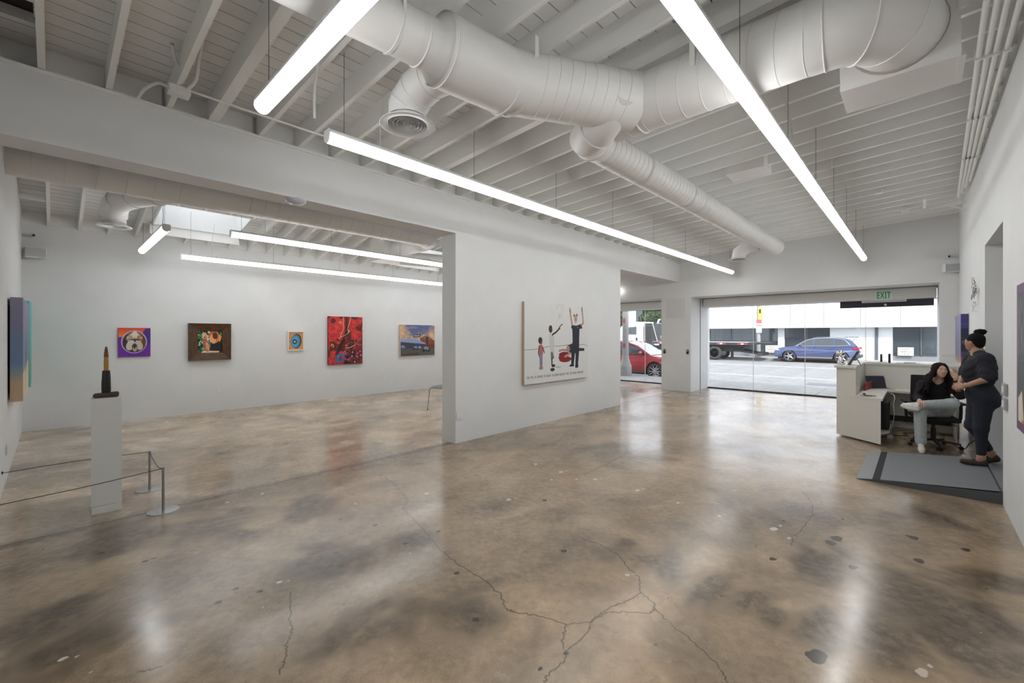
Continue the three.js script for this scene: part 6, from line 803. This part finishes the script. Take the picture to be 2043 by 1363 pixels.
function wheel(t, x, z, r, rimR, spokes, s) {
  const w = part('wheel', place(new THREE.TorusGeometry(r - 0.075, 0.08, 12, 36).scale(1, 1, 1.25), x, r, z), X.tyre, t, 'black tyre');
  part('rim', place(new THREE.CylinderGeometry(rimR, rimR, 0.15, 32, 1, true), x, r, z, Math.PI / 2), X.rim, w); part('brake_disc', place(cyl(0.15, 0.02, 24), x, r, z - s * 0.04, Math.PI / 2), X.rim, w);
  for (let k = 0; k < spokes; k++) { const a = k / spokes * 2 * Math.PI, o = spokes > 6 ? 0.05 * (k % 2 ? 1 : -1) : 0; part('spoke', rod([x + Math.cos(a) * 0.04, r + Math.sin(a) * 0.04, z + s * 0.06], [x + Math.cos(a + o) * rimR, r + Math.sin(a + o) * rimR, z + s * 0.075], spokes > 6 ? 0.022 : 0.042, 6), X.rim, w); }
  part('hub', place(cyl(0.05, 0.03, 16), x, r, z + s * 0.065, Math.PI / 2), X.rim, w);
}
function suv(label, pos, turn, paint, o) {
  const t = thing('car', label, 'car', pos, turn), WB = 1.4, R = 0.37;
  const arch = (cx, dir) => { const L = []; for (let i = 0; i <= 12; i++) { const a = Math.PI * (i / 12); L.push([cx - Math.cos(a) * 0.43 * dir, 0.3 + Math.sin(a) * 0.5]); } return L; };
  const low = [[-2.28, 0.34], [-2.33, 0.55], [-2.30, 0.86], [-2.2, 1.04], [-1.9, 1.1], [1.05, 1.04], [1.75, 0.98], [2.12, 0.88], [2.28, 0.72], [2.32, 0.5], [2.24, 0.3], ...arch(WB, -1), [0.9, 0.28], [-0.9, 0.28], ...arch(-WB, -1), [-1.9, 0.3]];
  const lowW = (x, y) => 0.92 - 0.10 * smooth(0.75, 1.1, y) - 0.04 * smooth(0.5, 0.28, y) - 0.16 * smooth(1.7, 2.32, Math.abs(x));
  part('body', taper(low, lowW), paint, t, o.bodyLabel);
  const roof = [[1.2, 1.02], [0.42, 1.50], [0.1, 1.59], [-0.5, 1.635], [-1.3, 1.60], [-1.75, 1.52], [-2.22, 1.06]], cabW = (x, y) => 0.845 - (y - 1.02) * 0.30 - 0.05 * smooth(1.2, 2.3, Math.abs(x));
  part('cabin', taper(roof, cabW), paint, t);
  const pane = (n, pts, l) => { for (const s of [1, -1]) { const g = new THREE.ShapeGeometry(new THREE.Shape(pts.map(([x, y]) => new THREE.Vector2(x, y)))), p = g.attributes.position; for (let i = 0; i < p.count; i++) p.setZ(i, s * (cabW(p.getX(i), p.getY(i)) + 0.006)); if (s < 0) { const q = g.index.array; for (let i = 0; i < q.length; i += 3) { const k = q[i]; q[i] = q[i + 1]; q[i + 1] = k; } } g.computeVertexNormals(); part(n, g, X.glassDark, t, l); } };
  pane('side_window', [[0.95, 1.09], [0.36, 1.45], [0.08, 1.52], [0.08, 1.09]]); pane('side_window', [[0.02, 1.09], [0.02, 1.52], [-0.5, 1.56], [-0.98, 1.54], [-0.98, 1.10]]); pane('side_window', [[-1.05, 1.11], [-1.05, 1.53], [-1.45, 1.49], [-1.82, 1.18]]);
  const quad = (n, a, b, w, m) => { const d = 0.008, nx = -(b[1] - a[1]), ny = b[0] - a[0], L = Math.hypot(nx, ny), f = a[0] > 0 ? 1 : 1, ox = nx / L * d * f, oy = ny / L * d * f; part(n, prism([V3(a[0] + ox, a[1] + oy, -(cabW(...a) - w)), V3(a[0] + ox, a[1] + oy, cabW(...a) - w), V3(b[0] + ox, b[1] + oy, cabW(...b) - w), V3(b[0] + ox, b[1] + oy, -(cabW(...b) - w))], V3(ox, oy, 0)), m, t); };
  quad('windshield', [0.46, 1.475], [1.16, 1.045], 0.05, X.glassDark); quad('rear_window', [-2.16, 1.12], [-1.8, 1.47], 0.07, X.glassDark);
  for (const s of [1, -1]) {
    for (const [x0, x1] of [[0.95, -0.95]]) part('sill_cladding', bx(x1, x0, 0.27, 0.37, s * 0.875, s * 0.905), o.clad ? X.clad : M.steel, t);
    part('window_trim', tube([[0.98, 1.075, s * 0.842], [0, 1.078, s * 0.846], [-1.1, 1.09, s * 0.835], [-1.84, 1.16, s * 0.79]], 0.012, 30, 6), o.clad ? M.black : M.chrome, t); part('roof_trim', tube([[0.98, 1.10, s * 0.838], [0.34, 1.475, s * 0.73], [-0.5, 1.585, s * 0.69], [-1.5, 1.51, s * 0.70], [-1.84, 1.17, s * 0.78]], 0.012, 40, 6), o.clad ? M.black : M.chrome, t);
    part('roof_rail', tube([[0.1, 1.60, s * 0.6], [-0.2, 1.645, s * 0.6], [-1.2, 1.63, s * 0.6], [-1.5, 1.59, s * 0.6]], 0.016, 24, 6), M.steel, t);
    const mir = part('mirror', new THREE.SphereGeometry(1, 16, 10).scale(0.07, 0.075, 0.11).translate(0.78, 1.14, s * 0.96), paint, t); part('mirror_arm', rod([0.8, 1.08, s * 0.86], [0.78, 1.11, s * 0.95], 0.02, 8), M.black, mir);
    part('door_handle', rbx(0.12, 0.32, 0.9, 0.93, s * 0.868, s * 0.895, 0.008), paint, t); part('door_handle', rbx(-0.95, -0.75, 0.91, 0.94, s * 0.865, s * 0.892, 0.008), paint, t); part('door_seam', bx(-0.012, 0.0, 0.4, 1.05, s * 0.868, s * 0.905), M.darkGap, t);
    part('tail_light', rbx(-2.3, -1.98, 0.88, 1.02, s * 0.66, s * 0.815, 0.02), std(0.45, 0.02, 0.06, 0.2), t, 'red tail light'); part('head_light', rbx(1.95, 2.22, 0.74, 0.86, s * 0.6, s * 0.80, 0.03), std(0.7, 0.72, 0.75, 0.1, 0.3), t, 'clear head light');
    wheel(t, WB, s * 0.80, R, 0.255, o.spokes, s); wheel(t, -WB, s * 0.80, R, 0.255, o.spokes, s);
    if (o.clad) for (const cx of [WB, -WB]) part('arch_cladding', tube(Array.from({ length: 13 }, (_, i) => [cx - Math.cos(Math.PI * i / 12) * 0.435, 0.31 + Math.sin(Math.PI * i / 12) * 0.5, s * 0.885]), 0.028, 30, 6), X.clad, t);
  }
  part('underbody', bx(-2.1, 2.1, 0.2, 0.45, -0.7, 0.7), M.blackMatte, t); part('rear_bumper', rbx(-2.36, -2.2, 0.36, 0.56, -0.78, 0.78, 0.03), o.clad ? X.clad : X.clad, t); part('number_plate', bx(-2.352, -2.335, 0.66, 0.78, -0.17, 0.17), std(0.5, 0.6, 0.6, 0.5), t); part('grille', rbx(2.28, 2.335, 0.45, 0.72, -0.45, 0.45, 0.02), M.black, t);
  return t;
}
suv('blue estate SUV parked across the street', [34.92, -0.085, -4.98], Math.PI / 2, phys(0.06, 0.08, 0.19, 0.3, { clearcoat: 1, clearcoatRoughness: 0.06, metalness: 0.35 }), { spokes: 5, clad: false });
suv('red SUV parked at the near kerb behind the lamp post', [18.5, -0.215, -9.62], -Math.PI / 2, phys(0.42, 0.012, 0.03, 0.3, { clearcoat: 1, clearcoatRoughness: 0.06, metalness: 0.2 }), { spokes: 10, clad: true });
{ // flatbed tow truck, x forward = towards the left of the view
  const t = thing('tow_truck', 'white flatbed tow truck with a long black deck across the street', 'truck', [34.3, -0.1, -10.95], Math.PI / 2), wh = std(0.78, 0.79, 0.8, 0.3), bk = std(0.035, 0.037, 0.04, 0.6), gr = std(0.4, 0.41, 0.42, 0.5);
  part('deck', bx(-2.3, 4.7, 1.10, 1.27, -1.1, 1.1), bk, t, 'black flat deck'); part('deck_edge', bx(-2.3, 4.7, 1.27, 1.3, -1.12, 1.12), gr, t); part('tail_ramp', prism([V3(-2.3, 1.1, -1.05), V3(-2.3, 1.3, -1.05), V3(-3.5, 1.28, -1.05), V3(-3.5, 1.25, -1.05)], V3(0, 0, 2.1)), bk, t);
  const rd = std(0.5, 0.04, 0.06, 0.4), wt = std(0.75, 0.76, 0.78, 0.4);
  for (const s of [1, -1]) for (const x of [-1.9, -0.5, 1.0, 2.6, 4.0]) { const m = part('reflector', bx(x - 0.3, x + 0.3, 1.14, 1.22, s * 1.1, s * 1.112), rd, t, 'red and white reflector strip'); part('reflector_centre', bx(x - 0.09, x + 0.09, 1.14, 1.22, s * 1.112, s * 1.116), wt, m); }
  part('chassis', bx(-1.6, 7.2, 0.62, 0.95, -0.42, 0.42), bk, t); part('subframe', bx(-2.0, 4.4, 0.95, 1.1, -0.6, 0.6), bk, t); part('wheel_lift', [rod([-1.2, 0.75, 0.5], [-2.9, 0.5, 0.4], 0.08, 8), rod([-1.2, 0.75, -0.5], [-2.9, 0.5, -0.4], 0.08, 8), bx(-3.1, -2.8, 0.38, 0.6, -0.9, 0.9), rod([-0.9, 1.05, 0.6], [-2.2, 0.62, 0.6], 0.05, 8)], bk, t, 'black wheel lift under the tail'); part('mud_flap', bx(-0.72, -0.68, 0.15, 0.9, 0.55, 1.05), bk, t); part('tool_box', rbx(0.9, 3.2, 0.5, 1.05, 0.65, 1.08, 0.02), bk, t);
  for (const [x, s] of [[0, 1], [0, -1], [6.3, 1], [6.3, -1]]) { const w = part('wheel', place(new THREE.TorusGeometry(0.385, 0.115, 12, 36).scale(1, 1, 1.3), x, 0.5, s * 0.9), X.tyre, t, 'large black tyre'); part('rim', place(new THREE.LatheGeometry([[0.02, 0.03], [0.12, 0.05], [0.14, -0.02], [0.25, -0.03], [0.28, 0.05], [0.29, 0.0]].map(([a, b]) => new THREE.Vector2(a, b)), 28).scale(1, s, 1), x, 0.5, s * 1.0, Math.PI / 2), std(0.75, 0.75, 0.76, 0.5), w, 'white steel rim'); }
  part('headboard', taper([[4.35, 1.3], [5.4, 1.3], [5.4, 2.75], [4.75, 2.75]], () => 1.05), bk, t, 'black slanted headboard behind the cab'); for (const s of [1, -1]) part('headboard_frame', [rod([4.33, 1.3, s * 1.07], [4.74, 2.77, s * 1.07], 0.035, 8), rod([4.74, 2.77, s * 1.07], [5.4, 2.77, s * 1.07], 0.035, 8), rod([5.4, 2.77, s * 1.07], [5.42, 1.3, s * 1.07], 0.035, 8)], gr, t); part('winch', [rbx(4.4, 4.8, 1.35, 1.75, -0.3, 0.9, 0.03), place(cyl(0.14, 0.5, 16), 4.6, 1.85, 0.7, Math.PI / 2)], std(0.25, 0.2, 0.22, 0.6), t);
  part('cab', taper([[5.55, 0.75], [7.2, 0.75], [8.7, 0.8], [8.75, 1.55], [7.75, 1.75], [7.3, 2.55], [6.9, 2.85], [5.6, 2.9]], (x, y) => 1.08 - 0.1 * smooth(1.7, 2.9, y) - 0.08 * smooth(7.6, 8.75, x)), wh, t, 'white truck cab'); for (const s of [1, -1]) { part('cab_window', taper([[6.15, 1.85], [7.05, 1.85], [6.95, 2.45], [6.15, 2.5]], () => 0.004).translate(0, 0, s * 1.055), X.glassDark, t); part('cab_vent', bx(6.05, 6.2, 1.35, 1.6, s * 1.08, s * 1.09), bk, t); part('cab_mirror', rbx(7.2, 7.3, 1.9, 2.35, s * 1.2, s * 1.3, 0.02), bk, t); }
  part('exhaust_stack', tube([[5.2, 1.3, 0.95], [5.2, 2.8, 0.95], [5.15, 3.0, 0.95], [5.0, 3.15, 0.98]], 0.085, 24, 12), std(0.7, 0.71, 0.72, 0.25, 0.6), t); }
// trees behind the truck
const leafGeo = new THREE.PlaneGeometry(0.15, 0.2), leafMats = [[0.045, 0.085, 0.03], [0.07, 0.12, 0.045], [0.11, 0.16, 0.07]].map(([r, g, b]) => phys(r, g, b, 0.8, { transmission: 0.2, thickness: 0, side: THREE.DoubleSide }));
function tree(label, x, z, h, r, n) {
  const t = thing('street_tree', label, 'tree', [x, 0, z]);
  part('trunk', [rod([0, 0, 0], [0.1, h * 0.5, 0], 0.22, 10, 0.14), rod([0.1, h * 0.48, 0], [-0.6, h * 0.75, 0.3], 0.12, 8, 0.05), rod([0.1, h * 0.45, 0], [0.7, h * 0.78, -0.3], 0.11, 8, 0.05)], std(0.12, 0.09, 0.065, 0.9), t);
  leafMats.forEach((m, k) => { const im = new THREE.InstancedMesh(leafGeo, m, n), q = new THREE.Object3D(); im.name = 'foliage'; im.userData.kind = 'stuff'; shadows(im); for (let i = 0; i < n; i++) { const a = rnd() * 6.283, b = Math.acos(rr(-1, 1)), d = r * (0.5 + 0.5 * Math.cbrt(rnd())) * (0.8 + 0.4 * vnoise(a * 2, b * 3 + x)); q.position.set(Math.sin(b) * Math.cos(a) * d, h * 0.72 + Math.cos(b) * d * 0.85, Math.sin(b) * Math.sin(a) * d); q.rotation.set(rnd() * 6, rnd() * 6, rnd() * 6); q.scale.setScalar(rr(0.6, 1.3)); q.updateMatrix(); im.setMatrixAt(i, q.matrix); } t.add(im); });
}
tree('big dense green street tree behind the tow truck headboard', 46, -20.2, 6.2, 2.7, 9000);
tree('green street tree at the left edge of the side window', 44, -26.5, 5.6, 2.2, 6000);
{ const t = thing('building', 'pale far building seen beyond the trees through the side window', 'building', [58, 0, -36]); part('facade', rbx(0, 8, 0, 7, -9, 9, 0.05), X.stucco, t); for (let k = 0; k < 5; k++) { const f = part('window', bx(-0.03, 0.02, 3.6, 5.2, -7.5 + k * 3.4, -5.6 + k * 3.4), X.mullion, t); part('pane', bx(-0.05, -0.03, 3.7, 5.1, -7.4 + k * 3.4, -5.7 + k * 3.4), X.shop, f); } part('cornice', bx(-0.2, 8.1, 7, 7.25, -9.1, 9.1), std(0.7, 0.7, 0.7, 0.7), t); }
renderer.render(scene, camera);
